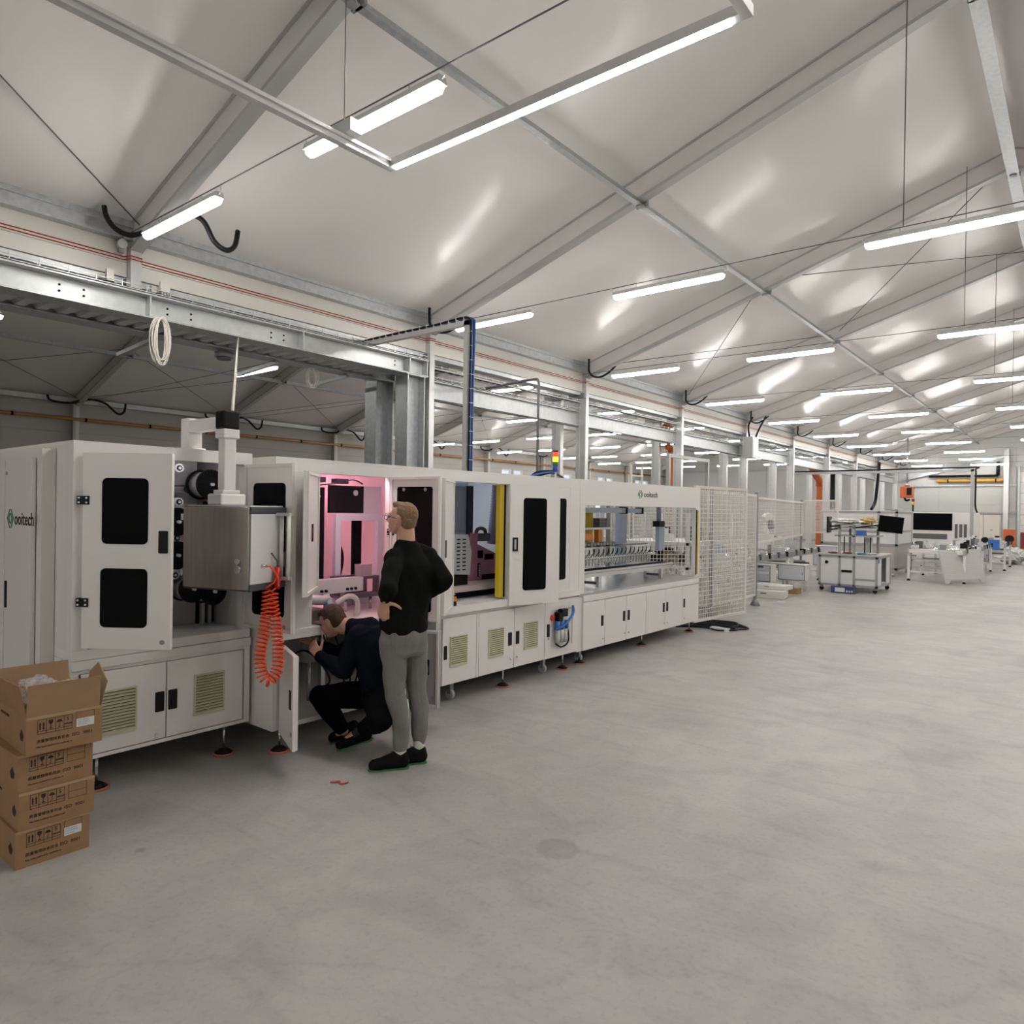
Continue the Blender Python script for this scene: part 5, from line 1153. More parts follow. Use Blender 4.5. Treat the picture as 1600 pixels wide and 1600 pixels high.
# framed station with white panels behind the bench
t = thing('enclosed_station', (-5.2, 22.8, 0), 'large aluminium framed enclosure with white panels behind the testing bench', 'machine')
sx = (-6.0, -4.9, -4.05)
for x in (-6.0, -4.5, -4.05):
    for y in (21.9, 24.0): MB().box(x, x + .06, y, y + .06, .1, 1.82).build('profile', ALUG, t)
for z in (.18, .85, 1.22, 1.76): MB().box(-6.0, -3.99, 21.9, 21.96, z, z + .06).build('profile', ALUG, t); MB().box(-4.05, -3.99, 21.9, 24.06, z, z + .06).build('profile', ALUG, t)
for a_, c_ in ((-5.94, -4.5), (-4.44, -4.05)):
    for z0, z1 in ((.24, .85), (.91, 1.22), (1.28, 1.76)): MB().box(a_, c_, 21.92, 21.935, z0, z1).build('panel', mat('bench_white', (.74, .74, .72), .35) if z0 > .3 else mat('station_taupe', (.50, .46, .43), .4), t)
for z0, z1 in ((.24, .85), (.91, 1.76)): MB().box(-4.02, -4.005, 21.96, 24.0, z0, z1).build('panel', mat('station_taupe', (.50, .46, .43), .4) if z0 < .3 else mat('bench_white', (.74, .74, .72), .35), t)
MB().box(-6.0, -3.99, 21.9, 24.06, 1.82, 1.84).build('roof_panel', WHITE, t)
for x in (-5.9, -4.1):
    for y in (22.0, 23.9): MB().cyl((x, y, 0), (x, y, .1), .04, 10).build('foot', CHROME, t)
crumple('rag', Matrix.Identity(4), -4.2, 22.4, 1.87, .2, .2, .03, 31, mat('grey_rag', (.6, .6, .58), .8), 'pale rag lying on the roof of the aluminium framed enclosure', 'cloth')
# conveyor tables and guard plate at the hall side
conveyor(-3.6, -2.3, 21.0, 23.4, .85, 'white roller conveyor table with black sensor brackets next to the leaning guard plate', 14)
conveyor(-3.4, -2.2, 24.0, 26.6, .85, 'white roller conveyor table between the first table and the electrical box', 12)
conveyor(-3.0, -1.9, 27.2, 29.6, .85, 'white roller conveyor table at the far end of the row, by the roller door', 10)
conveyor(-5.6, -4.2, 25.0, 27.5, .82, 'white roller conveyor table in front of the black windowed machine', 10)
M2 = Matrix.Translation((-2.62, 20.3, .04)) @ Matrix.Rotation(math.radians(64), 4, 'Z') @ Matrix.Rotation(math.radians(-14), 4, 'X')
t = thing('guard_plate', (-2.3, 20.9, 0), 'grey perforated guard plate leaning against the conveyor table', 'plate')
MB(M2).prism([(0, 0), (.14, 0), (.2, .08), (1.35, .08), (1.42, 0), (1.62, 0), (1.62, .85), (0, .85)], 'y', 0, .02).build('plate', mat('guard_grey', (.56, .56, .54), .5), t)
b = MB(M2)
for i in range(30):
    for j in range(15): b.box(.06 + i * .05, .085 + i * .05, -.002, 0, .12 + j * .046, .14 + j * .046)
b.build('perforation', mat('guard_hole', (.68, .68, .66), .5), t)['kind'] = 'stuff'
ebox(-2.75, 26.9, .28, .9, .42, .35, 'pale electrical box with latched door between the conveyor tables')
MB().box(-2.35, -2.05, 27.0, 27.15, .66, .98).build('blue_label_box', BLUE, label='small blue box hanging on the far conveyor table', cat='box')
crumple('plastic_bag', Matrix.Identity(4), -2.0, 31.5, .3, .5, .5, .28, 41, mat('bag_white', (.7, .7, .7), .4), 'white plastic wrapping heaped beside the last conveyor table', 'packaging')
for i, (x, y, s) in enumerate(((-3.2, 21.6, .10), (-2.7, 24.6, .09), (-2.9, 25.5, .14), (-2.5, 27.8, .16), (-3.1, 22.6, .08))):
    s *= .6; MB().cyl((x, y - s, .85 + s), (x, y + s, .85 + s), s, 12).box(x - s * .5, x + s * .5, y - s * .6, y + s * .6, .85, .86 + s).build('drive_motor', BLACK if i in (1, 3) else WHITE, label='%s drive motor sitting on a conveyor table' % ('small pale', 'black', 'larger white', 'big black', 'tiny white')[i], cat='motor')
# white machine with black window
t = thing('window_machine', (-4.0, 31.5, 0), 'white machine with a wide black window and a signal lamp', 'machine')
MB().box(-5.3, -3.15, 30.0, 33.0, .1, 1.85).build('body', WHITE, t, bevel=.01)
MB().box(-4.95, -3.70, 29.98, 30.0, 1.18, 1.80).build('black_window', GLASSB, t)
MB().box(-4.95, -3.85, 29.985, 30.0, .86, 1.05).build('slot_opening', DARKM, t)
MB().box(-5.2, -3.2, 30.05, 32.95, 0, .1).build('plinth', DARKM, t)
for x in (-3.62, -3.48, -3.34): MB().box(x, x + .09, 29.985, 30.0, .78, 1.42).build('glove_slot', DARKM, t)
MB().cyl((-4.95, 29.9, 1.85), (-4.95, 29.9, 2.1), .03, 8).build('signal_pole', BLACK, t); MB().cyl((-4.95, 29.9, 2.1), (-4.95, 29.9, 2.22), .05, 10).build('signal_amber', YELLOW, t); MB().cyl((-4.95, 29.9, 2.22), (-4.95, 29.9, 2.34), .05, 10).build('signal_red', mat('dark_red', (.25, .02, .02), .4), t)
MB().box(-5.75, -5.32, 28.6, 30.3, .7, 1.85).build('side_curtain', WHITE2, t)
# tall cabinet pair against the back wall
for i, x in enumerate((-4.95, -4.22)):
    t = thing('steel_locker', (x + .36, 46.3, 0), 'tall cream steel cabinet near the back wall, %s' % ('beside the black windowed machine' if i == 0 else 'with a small handle, beside the orange heater'), 'cabinet')
    MB().box(x, x + .72, 46.0, 46.6, .05, 1.80).build('body', mat('locker_cream', (.70, .67, .60), .45), t); MB().box(x + .02, x + .70, 45.98, 46.0, .08, 1.77).build('door', mat('locker_cream', (.70, .67, .60), .45), t)
    MB().box(x + .3, x + .42, 45.97, 45.98, .95, 1.0).build('handle', MIDM, t); MB().box(x + .02, x + .7, 46.05, 46.55, 0, .05).build('plinth', DARKM, t)
# orange heaters
t = thing('unit_heater', (-6.9, 40, 2.5), 'orange unit heater hanging by the columns at the end of the hall', 'heater')
MB().box(-7.16, -6.62, 39.7, 40.3, 2.58, 3.14).build('casing', ORANGED, t, bevel=.03); MB().box(-6.86, -6.64, 39.68, 39.7, 2.72, 3.08).build('grille', BLACK, t)
MB().cyl((-6.9, 40, 3.14), (-6.9, 40, 3.3), .12, 12).build('flue_collar', CHROME, t); MB().cyl((-6.9, 40, 3.3), (-6.9, 40, 5.78), .04, 8).build('hanger', GALV, t)
MB().tube(catmull([(-7.0, 39.9, 2.58), (-6.9, 39.9, 2.45), (-6.75, 39.9, 2.5)]), .05, 8).build('outlet', BLACK, t)
t = thing('floor_heater', (-3.0, 45.5, 0), 'orange heater blower standing on the floor near the roller door', 'heater')
MB().box(-3.28, -2.76, 45.2, 45.8, .15, 1.05).build('casing', ORANGED, t, bevel=.03); MB().cyl((-3.0, 45.19, .55), (-3.0, 45.2, .55), .2, 20).build('fan_grille', BLACK, t)
for x in (-3.2, -2.84): MB().box(x - .03, x + .03, 45.3, 45.7, 0, .15).build('skid', BLACK, t)
t = thing('tool_cart', (-2.1, 40.5, 0), 'dark red cart on a yellow frame beside the roller door', 'cart')
MB().box(-2.25, -1.7, 40.0, 40.8, .25, 1.0).build('bin', mat('maroon', (.20, .02, .03), .5), t, bevel=.02); MB().box(-2.3, -1.65, 39.95, 40.85, .12, .25).build('chassis', YELLOW, t)
for x in (-2.2, -1.75):
    for y in (40.1, 40.7): MB().cyl((x - .03, y, .06), (x + .03, y, .06), .06, 12).build('wheel', BLACK, t)
# pipes on the back wall
t = thing('wall_gas_pipe', (-5.2, 49.75, 3.8), 'yellow gas pipe run across the back wall', 'pipe')
MB().cyl((-7.0, 49.75, 3.82), (-3.5, 49.75, 3.82), .10, 10).build('pipe_run', GAS, t); MB().cyl((-3.5, 49.75, 3.75), (-3.5, 49.75, 4.7), .06, 10).build('riser', GAS, t)
for x in (-6.4, -5.2, -4.0): MB().cyl((x - .03, 49.75, 3.82), (x + .03, 49.75, 3.82), .12, 10).build('clamp', BLACKM, t)
t = thing('wall_vent_pipe', (-5.4, 49.7, 4.05), 'black pipe running across the back wall above the yellow one', 'pipe')
MB().cyl((-7.4, 49.7, 4.1), (-3.9, 49.7, 4.1), .07, 10).build('pipe_run', BLACK, t); MB().cyl((-3.9, 49.7, 4.1), (-3.9, 49.7, 4.9), .09, 10).build('riser', BLACK, t)
MB().box(-9.0, -3.0, 49.85, 49.95, 3.5, 3.6).build('wall_rail', GALVL, label='white horizontal rail on the back wall below the yellow pipe', cat='rail')
MB().box(-9.0, -3.0, 49.85, 49.95, 1.85, 1.95).build('wall_rail', MIDM, label='grey horizontal rail low on the back wall', cat='rail')
MB().box(-3.62, -3.38, 49.6, 49.9, 0, 5.6).build('gable_post', ALU, label='wide pale post on the back wall beside the roller door', cat='column')
MB().bar((-8.9, 49.8, 3.9), (-3.6, 49.8, 5.2), .16).build('gable_brace', GALV, label='grey diagonal duct rising along the back wall', cat='duct')
# far cable frame with drop post
t = thing('cable_gantry', (-5.2, 30, 0), 'white overhead cable arm with black conduit dropping to the black windowed machine', 'cable bridge')
MB().box(-9.2, -3.0, 29.4, 29.5, 3.28, 3.37).build('cross_arm', ALUG, t); MB().box(-3.10, -3.0, 29.4, 29.5, 0, 3.37).build('drop_post', ALUG, t)
MB().tube(catmull([(-9.1, 29.42, 3.40), (-6, 29.42, 3.41), (-3.1, 29.42, 3.42), (-2.96, 29.42, 3.35), (-2.95, 29.42, 2.9), (-2.95, 29.42, 2.1), (-2.9, 29.5, 1.85)], 5), .028, 8).build('conduit', BLACK, t)
# orange ventilation duct between the column rows
t = thing('orange_duct', (-9.4, 34.2, 0), 'orange plastic downpipe with two elbows between the column rows', 'duct')
MB().tube(catmull([(-9.5, 32.9, 3.9), (-9.5, 33.2, 3.75), (-9.5, 33.6, 3.55), (-9.5, 34.1, 3.35), (-9.5, 34.35, 3.15), (-9.5, 34.4, 2.8), (-9.5, 34.4, 1.6), (-9.5, 34.4, .0)], 6), .16, 12).build('pipe', ORANGED, t)
for z in (3.0, 1.9): MB().cyl((-9.5, 34.4, z), (-9.5, 34.4, z + .14), .185, 14).build('socket', ORANGED, t)
t = thing('orange_elbow_duct', (-9.45, 19.3, 0), 'orange plastic downpipe slanting behind a hall column over the window cabinet', 'duct')
MB().tube(catmull([(-9.5, 18.75, 4.12), (-9.5, 19.0, 4.25), (-9.5, 19.4, 4.36), (-9.5, 19.7, 4.45)], 5), .11, 12).build('upper_pipe', ORANGED, t)
MB().tube(catmull([(-9.5, 18.95, 3.62), (-9.5, 19.15, 3.55), (-9.5, 19.2, 3.3), (-9.5, 19.2, 0)], 5), .10, 12).build('lower_pipe', ORANGED, t)
MB().cyl((-9.42, 36.2, 0), (-9.42, 36.2, 4.2), .11, 10).build('black_downpipe', BLACK, label='black vertical downpipe behind the far hall columns', cat='pipe')
MB().tube(catmull([(-8.92, 43.69, 4.6), (-8.85, 43.2, 4.2), (-8.8, 42.6, 3.2), (-8.8, 42.2, 2.4), (-8.85, 41.6, 2.0)], 6), .08, 10).build('black_hose', BLACK, label='thick black hose curving down between the far hall columns', cat='hose')
t = thing('control_cabinet', (-8.6, 23.4, 3.5), 'light grey control box fixed high on a hall column', 'electrical box')
MB().box(-8.88, -8.55, 23.2, 23.75, 3.55, 4.25).build('enclosure', mat('cabinet_grey', (.60, .60, .57), .4), t, bevel=.01); MB().box(-8.55, -8.54, 23.25, 23.70, 3.60, 4.20).build('door', mat('pale_grey_door', (.62, .64, .68), .35), t)
MB().tube(catmull([(-8.7, 23.3, 4.25), (-8.7, 23.2, 4.6), (-8.6, 23.3, 4.9)]), .03, 7).build('conduit', BLACK, t); MB().tube(catmull([(-8.6, 23.6, 4.25), (-8.5, 23.6, 4.5), (-8.3, 23.7, 4.95)]), .03, 7).build('conduit', BLACK, t)
# cables and power strip at the end of the machine line
for i in range(5):
    r = random.Random(i); y = 9.7 + .1 * i
    MB().tube(catmull([(-4.75 + r.uniform(-.1, .1), y, .016), (-4.4 + r.uniform(-.1, .1), y + .2, .02), (-4.1 + r.uniform(-.1, .2), y + r.uniform(0, .5), .016), (-3.95 + r.uniform(-.1, .2), y + .35, .018), (-4.2, y + .5 + r.uniform(0, .3), .016), (-4.6, y + .55, .016)], 6), .011, 6).build('floor_cable', BLACK, label='black cable looping on the floor beside the power strip, one of a tangle', cat='cable', group='floor cables')
MB().box(-4.22, -3.95, 9.86, 9.94, 0, .045).build('power_strip', STICK, label='white power strip lying on the floor at the end of the machine line', cat='power strip')
MB().tube(catmull([(-3.62, 2.72, .006), (-3.58, 2.76, .01), (-3.55, 2.75, .006), (-3.53, 2.79, .008)]), .006, 5).build('orange_scrap', ORANGED, label='tiny orange wire scrap on the floor beside the open lower door', cat='scrap')
# blue jug and valves inside the open lower cabinet
t = thing('pump_unit', (-4.7, 3.0, .215), 'blue pump with grey hose inside the open lower cabinet', 'pump')
MB().cyl((-4.75, 3.05, .215), (-4.75, 3.05, .45), .09, 16).build('tank', mat('pump_blue', (.05, .12, .22), .4), t); MB().cyl((-4.75, 3.05, .45), (-4.75, 3.05, .53), .05, 14).build('neck', MIDM, t)
MB().tube(catmull([(-4.72, 3.1, .53), (-4.6, 3.2, .62), (-4.5, 3.3, .5), (-4.55, 3.4, .35), (-4.6, 3.3, .3)]), .008, 6).build('hose', BLACK, t)
t = thing('filter_canister', (-4.6, 3.3, .215), 'grey canister hanging inside the open lower cabinet', 'canister')
MB().cyl((-4.65, 3.28, .52), (-4.65, 3.28, .74), .07, 16).build('canister_body', mat('canister_grey', (.5, .5, .5), .4), t); MB().cyl((-4.65, 3.28, .215), (-4.65, 3.28, .52), .015, 8).build('stem', CHROME, t)
for i in range(3):
    MB().tube(catmull([(-4.5, 3.3 + .1 * i, .74), (-4.45, 3.35 + .12 * i, .5), (-4.5, 3.5 + .06 * i, .35), (-4.6, 3.45 + .1 * i, .25)]), .007, 6).build('cabinet_cable', BLACK, label='black cable hanging inside the open lower cabinet', cat='cable', group='lower cabinet cables')
t = thing('spray_can', (-3.72, 3.36, 0), 'white and green bottle standing behind the grey trousers', 'bottle')
MB().cyl((-3.72, 3.40, 0), (-3.72, 3.40, .36), .05, 16).build('bottle_body', mat('bottle_green', (.35, .55, .33), .4), t); MB().cyl((-3.72, 3.40, .36), (-3.72, 3.40, .44), .025, 12).build('cap', STICK, t)
# ------------------------------------------------------------------ people
V = Vector
def cap(b, p, q, r0, r1, n=14):
    """closed tapered capsule"""
    p, q = V(p), V(q); d = q - p; L = d.length; d = d / L if L > 1e-6 else V((0, 0, 1))
    t = V((0, 0, 1)) if abs(d.z) < .9 else V((1, 0, 0)); u = d.cross(t).normalized(); w = d.cross(u); rings = []
    for i in range(1, 6): a = -math.pi / 2 + i * math.pi / 10; rings.append((p + d * r0 * math.sin(a), r0 * math.cos(a)))
    for i in range(0, 5): a = i * math.pi / 10; rings.append((q + d * r1 * math.sin(a), r1 * math.cos(a)))
    vs = [p - d * r0] + [c + (u * math.cos(2 * math.pi * k / n) + w * math.sin(2 * math.pi * k / n)) * r for c, r in rings for k in range(n)] + [q + d * r1]
    N = len(rings); fs = [(0, 1 + (k + 1) % n, 1 + k) for k in range(n)]
    fs += [(1 + i * n + k, 1 + i * n + (k + 1) % n, 1 + (i + 1) * n + (k + 1) % n, 1 + (i + 1) * n + k) for i in range(N - 1) for k in range(n)]
    e = len(vs) - 1; fs += [(e, 1 + (N - 1) * n + k, 1 + (N - 1) * n + (k + 1) % n) for k in range(n)]
    b.add(vs, fs, True)
def chain(b, pts, rs):
    for i in range(len(pts) - 1): cap(b, pts[i], pts[i + 1], rs[i], rs[i + 1])
def ell(b, c, ax, r, n=16):
    """ellipsoid with axes ax (3 unit vectors) and radii r"""
    c = V(c); vs = [c - ax[2] * r[2]]; m_ = n // 2
    for i in range(1, m_):
        ph = -math.pi / 2 + math.pi * i / m_
        for k in range(n):
            a = 2 * math.pi * k / n
            vs.append(c + ax[0] * r[0] * math.cos(ph) * math.cos(a) + ax[1] * r[1] * math.cos(ph) * math.sin(a) + ax[2] * r[2] * math.sin(ph))
    vs.append(c + ax[2] * r[2]); fs = [(0, 1 + (k + 1) % n, 1 + k) for k in range(n)]
    fs += [(1 + i * n + k, 1 + i * n + (k + 1) % n, 1 + (i + 1) * n + (k + 1) % n, 1 + (i + 1) * n + k) for i in range(m_ - 2) for k in range(n)]
    e = len(vs) - 1; fs += [(e, 1 + (m_ - 2) * n + k, 1 + (m_ - 2) * n + (k + 1) % n) for k in range(n)]
    b.add(vs, fs, True)
def loft(b, rings, n=24, p=2.4):
    """closed loft; each ring = (centre, axis a, radius a, axis b, radius b)"""
    vs = []
    for c, a, ra, q, rb in rings:
        for k in range(n):
            t_ = 2 * math.pi * k / n; ct, st = math.cos(t_), math.sin(t_)
            vs.append(V(c) + V(a) * ra * math.copysign(abs(ct) ** (2 / p), ct) + V(q) * rb * math.copysign(abs(st) ** (2 / p), st))
    N = len(rings); fs = [(i * n + k, i * n + (k + 1) % n, (i + 1) * n + (k + 1) % n, (i + 1) * n + k) for i in range(N - 1) for k in range(n)]
    fs += [tuple(reversed(range(n))), tuple((N - 1) * n + k for k in range(n))]
    b.add(vs, fs, True)
def remesh(b, name, material, vox, parent=None, smooth=4, fold=0., fscale=14., fstretch=(1, 1, 1), zmin=None, hem=None, label=None, cat=None, group=None):
    me = bpy.data.meshes.new('raw'); me.from_pydata([v[:] for v in b.v], [], b.f)
    bm = bmesh.new(); bm.from_mesh(me); bmesh.ops.recalc_face_normals(bm, faces=bm.faces); bm.to_mesh(me); bm.free()
    ob = bpy.data.objects.new('raw', me); COL.objects.link(ob)
    md = ob.modifiers.new('r', 'REMESH'); md.mode = 'VOXEL'; md.voxel_size = vox; md.use_smooth_shade = True
    if smooth: sm = ob.modifiers.new('s', 'SMOOTH'); sm.iterations = smooth; sm.factor = .5
    dg = bpy.context.evaluated_depsgraph_get(); me2 = bpy.data.meshes.new_from_object(ob.evaluated_get(dg))
    bpy.data.objects.remove(ob); bpy.data.meshes.remove(me)
    if fold:
        nrm = [v.normal.copy() for v in me2.vertices]
        for v, n_ in zip(me2.vertices, nrm):
            q = V((v.co.x * fstretch[0], v.co.y * fstretch[1], v.co.z * fstretch[2])) * fscale
            f_ = noise.noise(q) * .6 + (.5 - abs(noise.noise(q * .7 + V((5, 2, 1))))) * .5
            v.co += n_ * fold * (f_ - .17)
    if zmin is not None:
        for v in me2.vertices: v.co.z = max(v.co.z, zmin)
    zs = [v.co.z for v in me2.vertices]; xs = [v.co.x for v in me2.vertices]; ys_ = [v.co.y for v in me2.vertices]
    c = V(((min(xs) + max(xs)) / 2, (min(ys_) + max(ys_)) / 2, min(zs)))
    for v in me2.vertices: v.co -= c
    me2.name = name; me2.materials.clear(); me2.materials.append(material)
    me2.polygons.foreach_set('use_smooth', [True] * len(me2.polygons))
    return link(name, me2, c, parent, label, None, cat, group)
def hand(b, W, d, s, curl=(.3, .5, .4), thumb=(.55, .75, .15), sc=1.0, spread=.02):
    """palm and five fingers; d along the fingers, s towards the thumb; curls towards n = the palm side"""
    W = V(W); d = V(d).normalized(); s = V(s); s = (s - d * s.dot(d)).normalized(); n = curl[3] if len(curl) > 3 else d.cross(s)
    offs = (.030, .010, -.010, -.029); lens = (.072, .080, .074, .058)
    for o, l in zip(offs, lens):
        o *= sc; base = W + d * (.090 - abs(o) * .25) * sc + s * o
        cap(b, W + d * .012 * sc + s * o * .6, base, .0135 * sc, .0115 * sc, 10)
        p = base; a = 0; dd = (d + s * o / sc * spread * 30).normalized()
        for k, fr in enumerate((.46, .31, .23)):
            a += curl[k]; v_ = dd * math.cos(a) + n * math.sin(a); q = p + v_ * l * fr * sc
            cap(b, p, q, (.0098, .0090, .0082)[k] * sc, (.0090, .0082, .0070)[k] * sc, 10); p = q
    tb = W + d * .022 * sc + s * .022 * sc; tv = (d * thumb[0] + s * thumb[1] + n * thumb[2]).normalized()
    k1 = tb + tv * .042 * sc; k2 = k1 + (tv * .9 + d * .35).normalized() * .032 * sc; k3 = k2 + (tv * .8 + d * .5).normalized() * .024 * sc
    chain(b, [tb, k1, k2, k3], [.015 * sc, .0115 * sc, .0105 * sc, .0085 * sc])
def head(b, c, f, l, u):
    c = V(c); HS = .945; P3 = lambda x, y, z: c + (f * x + l * y + u * z) * HS; ax = (f * HS, l * HS, u * HS)
    ell(b, P3(-.008, 0, .022), ax, (.097, .076, .097)); ell(b, P3(.028, 0, -.045), ax, (.066, .058, .066))
    ell(b, P3(.070, 0, -.086), ax, (.022, .026, .018)); ell(b, P3(.045, .0, -.075), ax, (.045, .045, .03))
    for s in (-1, 1):
        ell(b, P3(.062, s * .038, -.018), ax, (.026, .022, .026)); ell(b, P3(.080, s * .028, .030), ax, (.014, .026, .009))
        ell(b, P3(-.006, s * .079, -.004), ax, (.020, .008, .030)); ell(b, P3(-.014, s * .084, .010), ax, (.010, .006, .018)); ell(b, P3(.0, s * .080, -.028), ax, (.010, .007, .012))
        cap(b, P3(.02, s * .05, -.075), P3(-.01, s * .058, -.03), .016, .016, 10)
    cap(b, P3(.092, 0, .014), P3(.112, 0, -.022), .009, .012, 10); ell(b, P3(.106, 0, -.026), ax, (.012, .017, .009))
    ell(b, P3(.088, 0, -.055), ax, (.012, .022, .006)); ell(b, P3(.085, 0, -.066), ax, (.012, .020, .007))
    return P3
SKIN = mat('skin', (.60, .33, .235), .5, var=.08, vscale=18)
def shoe(name, toe, heel, parent, lift=0., mat_u=None, sole=None):
    toe, heel = V(toe), V(heel); d = (toe - heel).normalized(); fl = V((d.x, d.y, 0)).normalized(); s = V((-fl.y, fl.x, 0)); L = (toe - heel).length; u = d.cross(s) * -1
    u = s.cross(d).normalized() if s.cross(d).z > 0 else -s.cross(d).normalized(); u = u if u.z > 0 else -u
    b = MB(); Q = lambda x, y, z: heel + d * x * L + s * y + u * z
    cap(b, Q(.14, 0, .045), Q(.45, 0, .048), .037, .042); cap(b, Q(.45, 0, .048), Q(.85, .004, .040), .042, .036); cap(b, Q(.72, .0, .038), Q(.86, .004, .036), .043, .036)
    cap(b, Q(.13, 0, .05), Q(.17, 0, .085), .036, .036); cap(b, Q(.17, 0, .085), Q(.36, 0, .075), .037, .040); cap(b, Q(.36, 0, .075), Q(.60, 0, .055), .038, .036)
    o = remesh(b, name, mat_u, .006, parent, 3)
    prof = [(.0, .0), (.03, .026), (.12, .036), (.3, .034), (.5, .038), (.7, .047), (.84, .045), (.94, .03), (1.0, .006)]
    out = [(x, y * .84) for x, y in prof] + [(x, -y * .80) for x, y in reversed(prof[1:-1])]; n = len(out)
    sb = MB(); vs = [Q(x, y, .0) for x, y in out] + [Q(x, y * 1.02, .011 + .008 * max(0, x - .75)) for x, y in out]
    sb.add(vs, [tuple(range(n)), tuple(range(2 * n - 1, n - 1, -1))] + [(i, (i + 1) % n, n + (i + 1) % n, n + i) for i in range(n)])
    sb.build('sole', sole, o)
    for i in range(4):
        x = .40 + .09 * i
        MB().tube([Q(x, -.025, .098 - .035 * i * .55 - .01), Q(x + .02, 0, .118 - .020 * i), Q(x, .025, .098 - .035 * i * .55 - .01)], .0032, 6).build('lace', mat('shoe_lace', (.04, .05, .045), .6), o)
    return o
SHOE = mat('black_shoe', (.006, .006, .006), .7, bump=.1, bscale=200, spec=.12); SOLE = mat('green_sole', (.05, .22, .06), .5); SOCK = mat('white_sock', (.66, .66, .58), .85)

# ---- standing man in black sweater and grey joggers
F, L = V((-.98, .19, 0)).normalized(), V((-.19, -.98, 0)).normalized(); U = V((0, 0, 1))
Hf = V((-.93, -.335, .14)).normalized(); Hl = V((.335, -.93, 0)).normalized(); Hu = Hf.cross(Hl); Hu = Hu if Hu.z > 0 else -Hu
HC = V((-3.538, 3.210, 1.640))
Ls, Rs = V((-3.495, 3.100, 1.388)), V((-3.49, 3.405, 1.388)); Le, Re = V((-3.355, 2.945, 1.215)), V((-3.30, 3.385, 1.235))
Lw, Rw = V((-3.505, 3.040, 1.122)), V((-3.50, 3.415, 1.12)); Lh, Rh = V((-3.54, 3.150, .86)), V((-3.51, 3.315, .86))
Lk, Rk = V((-3.515, 3.150, .487)), V((-3.49, 3.325, .470)); La, Ra = V((-3.482, 3.175, .09)), V((-3.465, 3.325, .09))
neck = V((-3.515, 3.232, 1.490)); chest = V((-3.495, 3.255, 1.29)); waist = V((-3.512, 3.238, 1.06)); pel = V((-3.522, 3.232, .90))
b = MB(); P3 = head(b, HC, Hf, Hl, Hu)
cap(b, P3(-.03, 0, -.05), neck + V((0, 0, -.02)), .054, .060); cap(b, P3(-.045, 0, -.02), neck + V((.01, 0, -.01)), .045, .055)
loft(b, [(neck, L, .055, F, .055), (neck - U * .07, L, .10, F, .075), (chest + U * .02, L, .155, F, .09), (waist + U * .05, L, .145, F, .09), (pel, L, .15, F, .10), (pel - U * .1, L, .14, F, .09)])
for s_, e_, w_ in ((Ls, Le, Lw), (Rs, Re, Rw)): chain(b, [s_ - U * .02, e_, w_], [.05, .04, .028])
for h_, k_, a_ in ((Lh, Lk, La), (Rh, Rk, Ra)): chain(b, [h_, k_, a_], [.068, .040, .030])
cap(b, La, La + V((-.07, -.10, -.05)), .034, .03); cap(b, Ra, Ra + V((-.07, -.11, -.05)), .034, .03)
hand(b, Lw, (-.10, .02, -.72), (.80, .55, .22), (.25, .45, .35, V((-.4, .9, 0)).normalized()), (.05, .95, .25))
hand(b, Rw, (-.75, -.25, -.55), (.2, -.3, .5), (.2, .3, .3, V((-.2, -.9, -.1)).normalized()))
man = remesh(b, 'person', SKIN, .0055, None, 3, label='person in black sweater and grey joggers standing with hands on hips', cat='person')
HAIR = mat('light_brown_hair', (.235, .135, .072), .7, var=.25, vscale=90, bump=.5, bscale=220)
b = MB(); ax = (Hf * .945, Hl * .945, Hu * .945)
ell(b, P3(-.026, 0, .040), ax, (.092, .0780, .089)); ell(b, P3(.030, 0, .094), ax, (.052, .05, .030)); ell(b, P3(-.052, 0, .0), ax, (.058, .0735, .082)); ell(b, P3(.056, .005, .102), ax, (.026, .040, .018))
remesh(b, 'hair', HAIR, .005, man, 2, .003, 60)
b = MB(); n_ = 10
for s in (-1, 1):
    pts = [P3(.108 + .006 * math.sin(a) * 0, s * (.033 + .024 * math.cos(a)), .004 + .021 * math.sin(a)) for a in [2 * math.pi * i / 16 for i in range(17)]]
    b.tube(pts, .0022, 6); b.tube([P3(.104, s * .058, .012), P3(.05, s * .078, .012), P3(-.005, s * .086, .008)], .0022, 6)
b.tube([P3(.110, -.010, .008), P3(.113, 0, .012), P3(.110, .010, .008)], .0022, 6)
b.build('glasses', mat('glasses_frame', (.02, .018, .015), .3), man)
for s in (-1, 1): e_ = MB(); ell(e_, P3(.081, s * .032, .006), ax, (.013, .014, .009)); e_.build('eye', mat('eye_dark', (.06, .045, .035), .25), man)
SWEAT = mat('black_sweater', (.0075, .0078, .0078), .9, bump=.25, bscale=500, spec=.08)
b = MB()
loft(b, [(neck + U * .012, L, .066, F, .066), (neck - U * .012, L, .085, F, .078), (neck - U * .05, L, .105, F, .088), (neck - U * .10, L, .150, F, .102), (chest + U * .05, L, .180, F, .116), (chest, L, .188, F, .122), (chest - U * .12, L, .178, F, .118), (waist, L, .168, F, .117), (pel + U * .09, L, .172, F, .125), (pel + U * .02, L, .170, F, .130), (pel - U * .012, L, .160, F, .122)], p=2.2)
for s_, e_, w_ in ((Ls, Le, Lw), (Rs, Re, Rw)):
    cap(b, neck - U * .045, s_, .055, .066); q = e_.lerp(w_, .93); chain(b, [s_ + (chest - s_) * .12, s_.lerp(e_, .45), e_, e_.lerp(w_, .5), q], [.068, .064, .056, .051, .040])
remesh(b, 'sweater', SWEAT, .007, man, 3, .026, 10, (1, 1, .75))
JOG = mat('grey_marl_joggers', (.20, .192, .185), .9, var=.16, vscale=260, bump=.25, bscale=420)
b = MB()
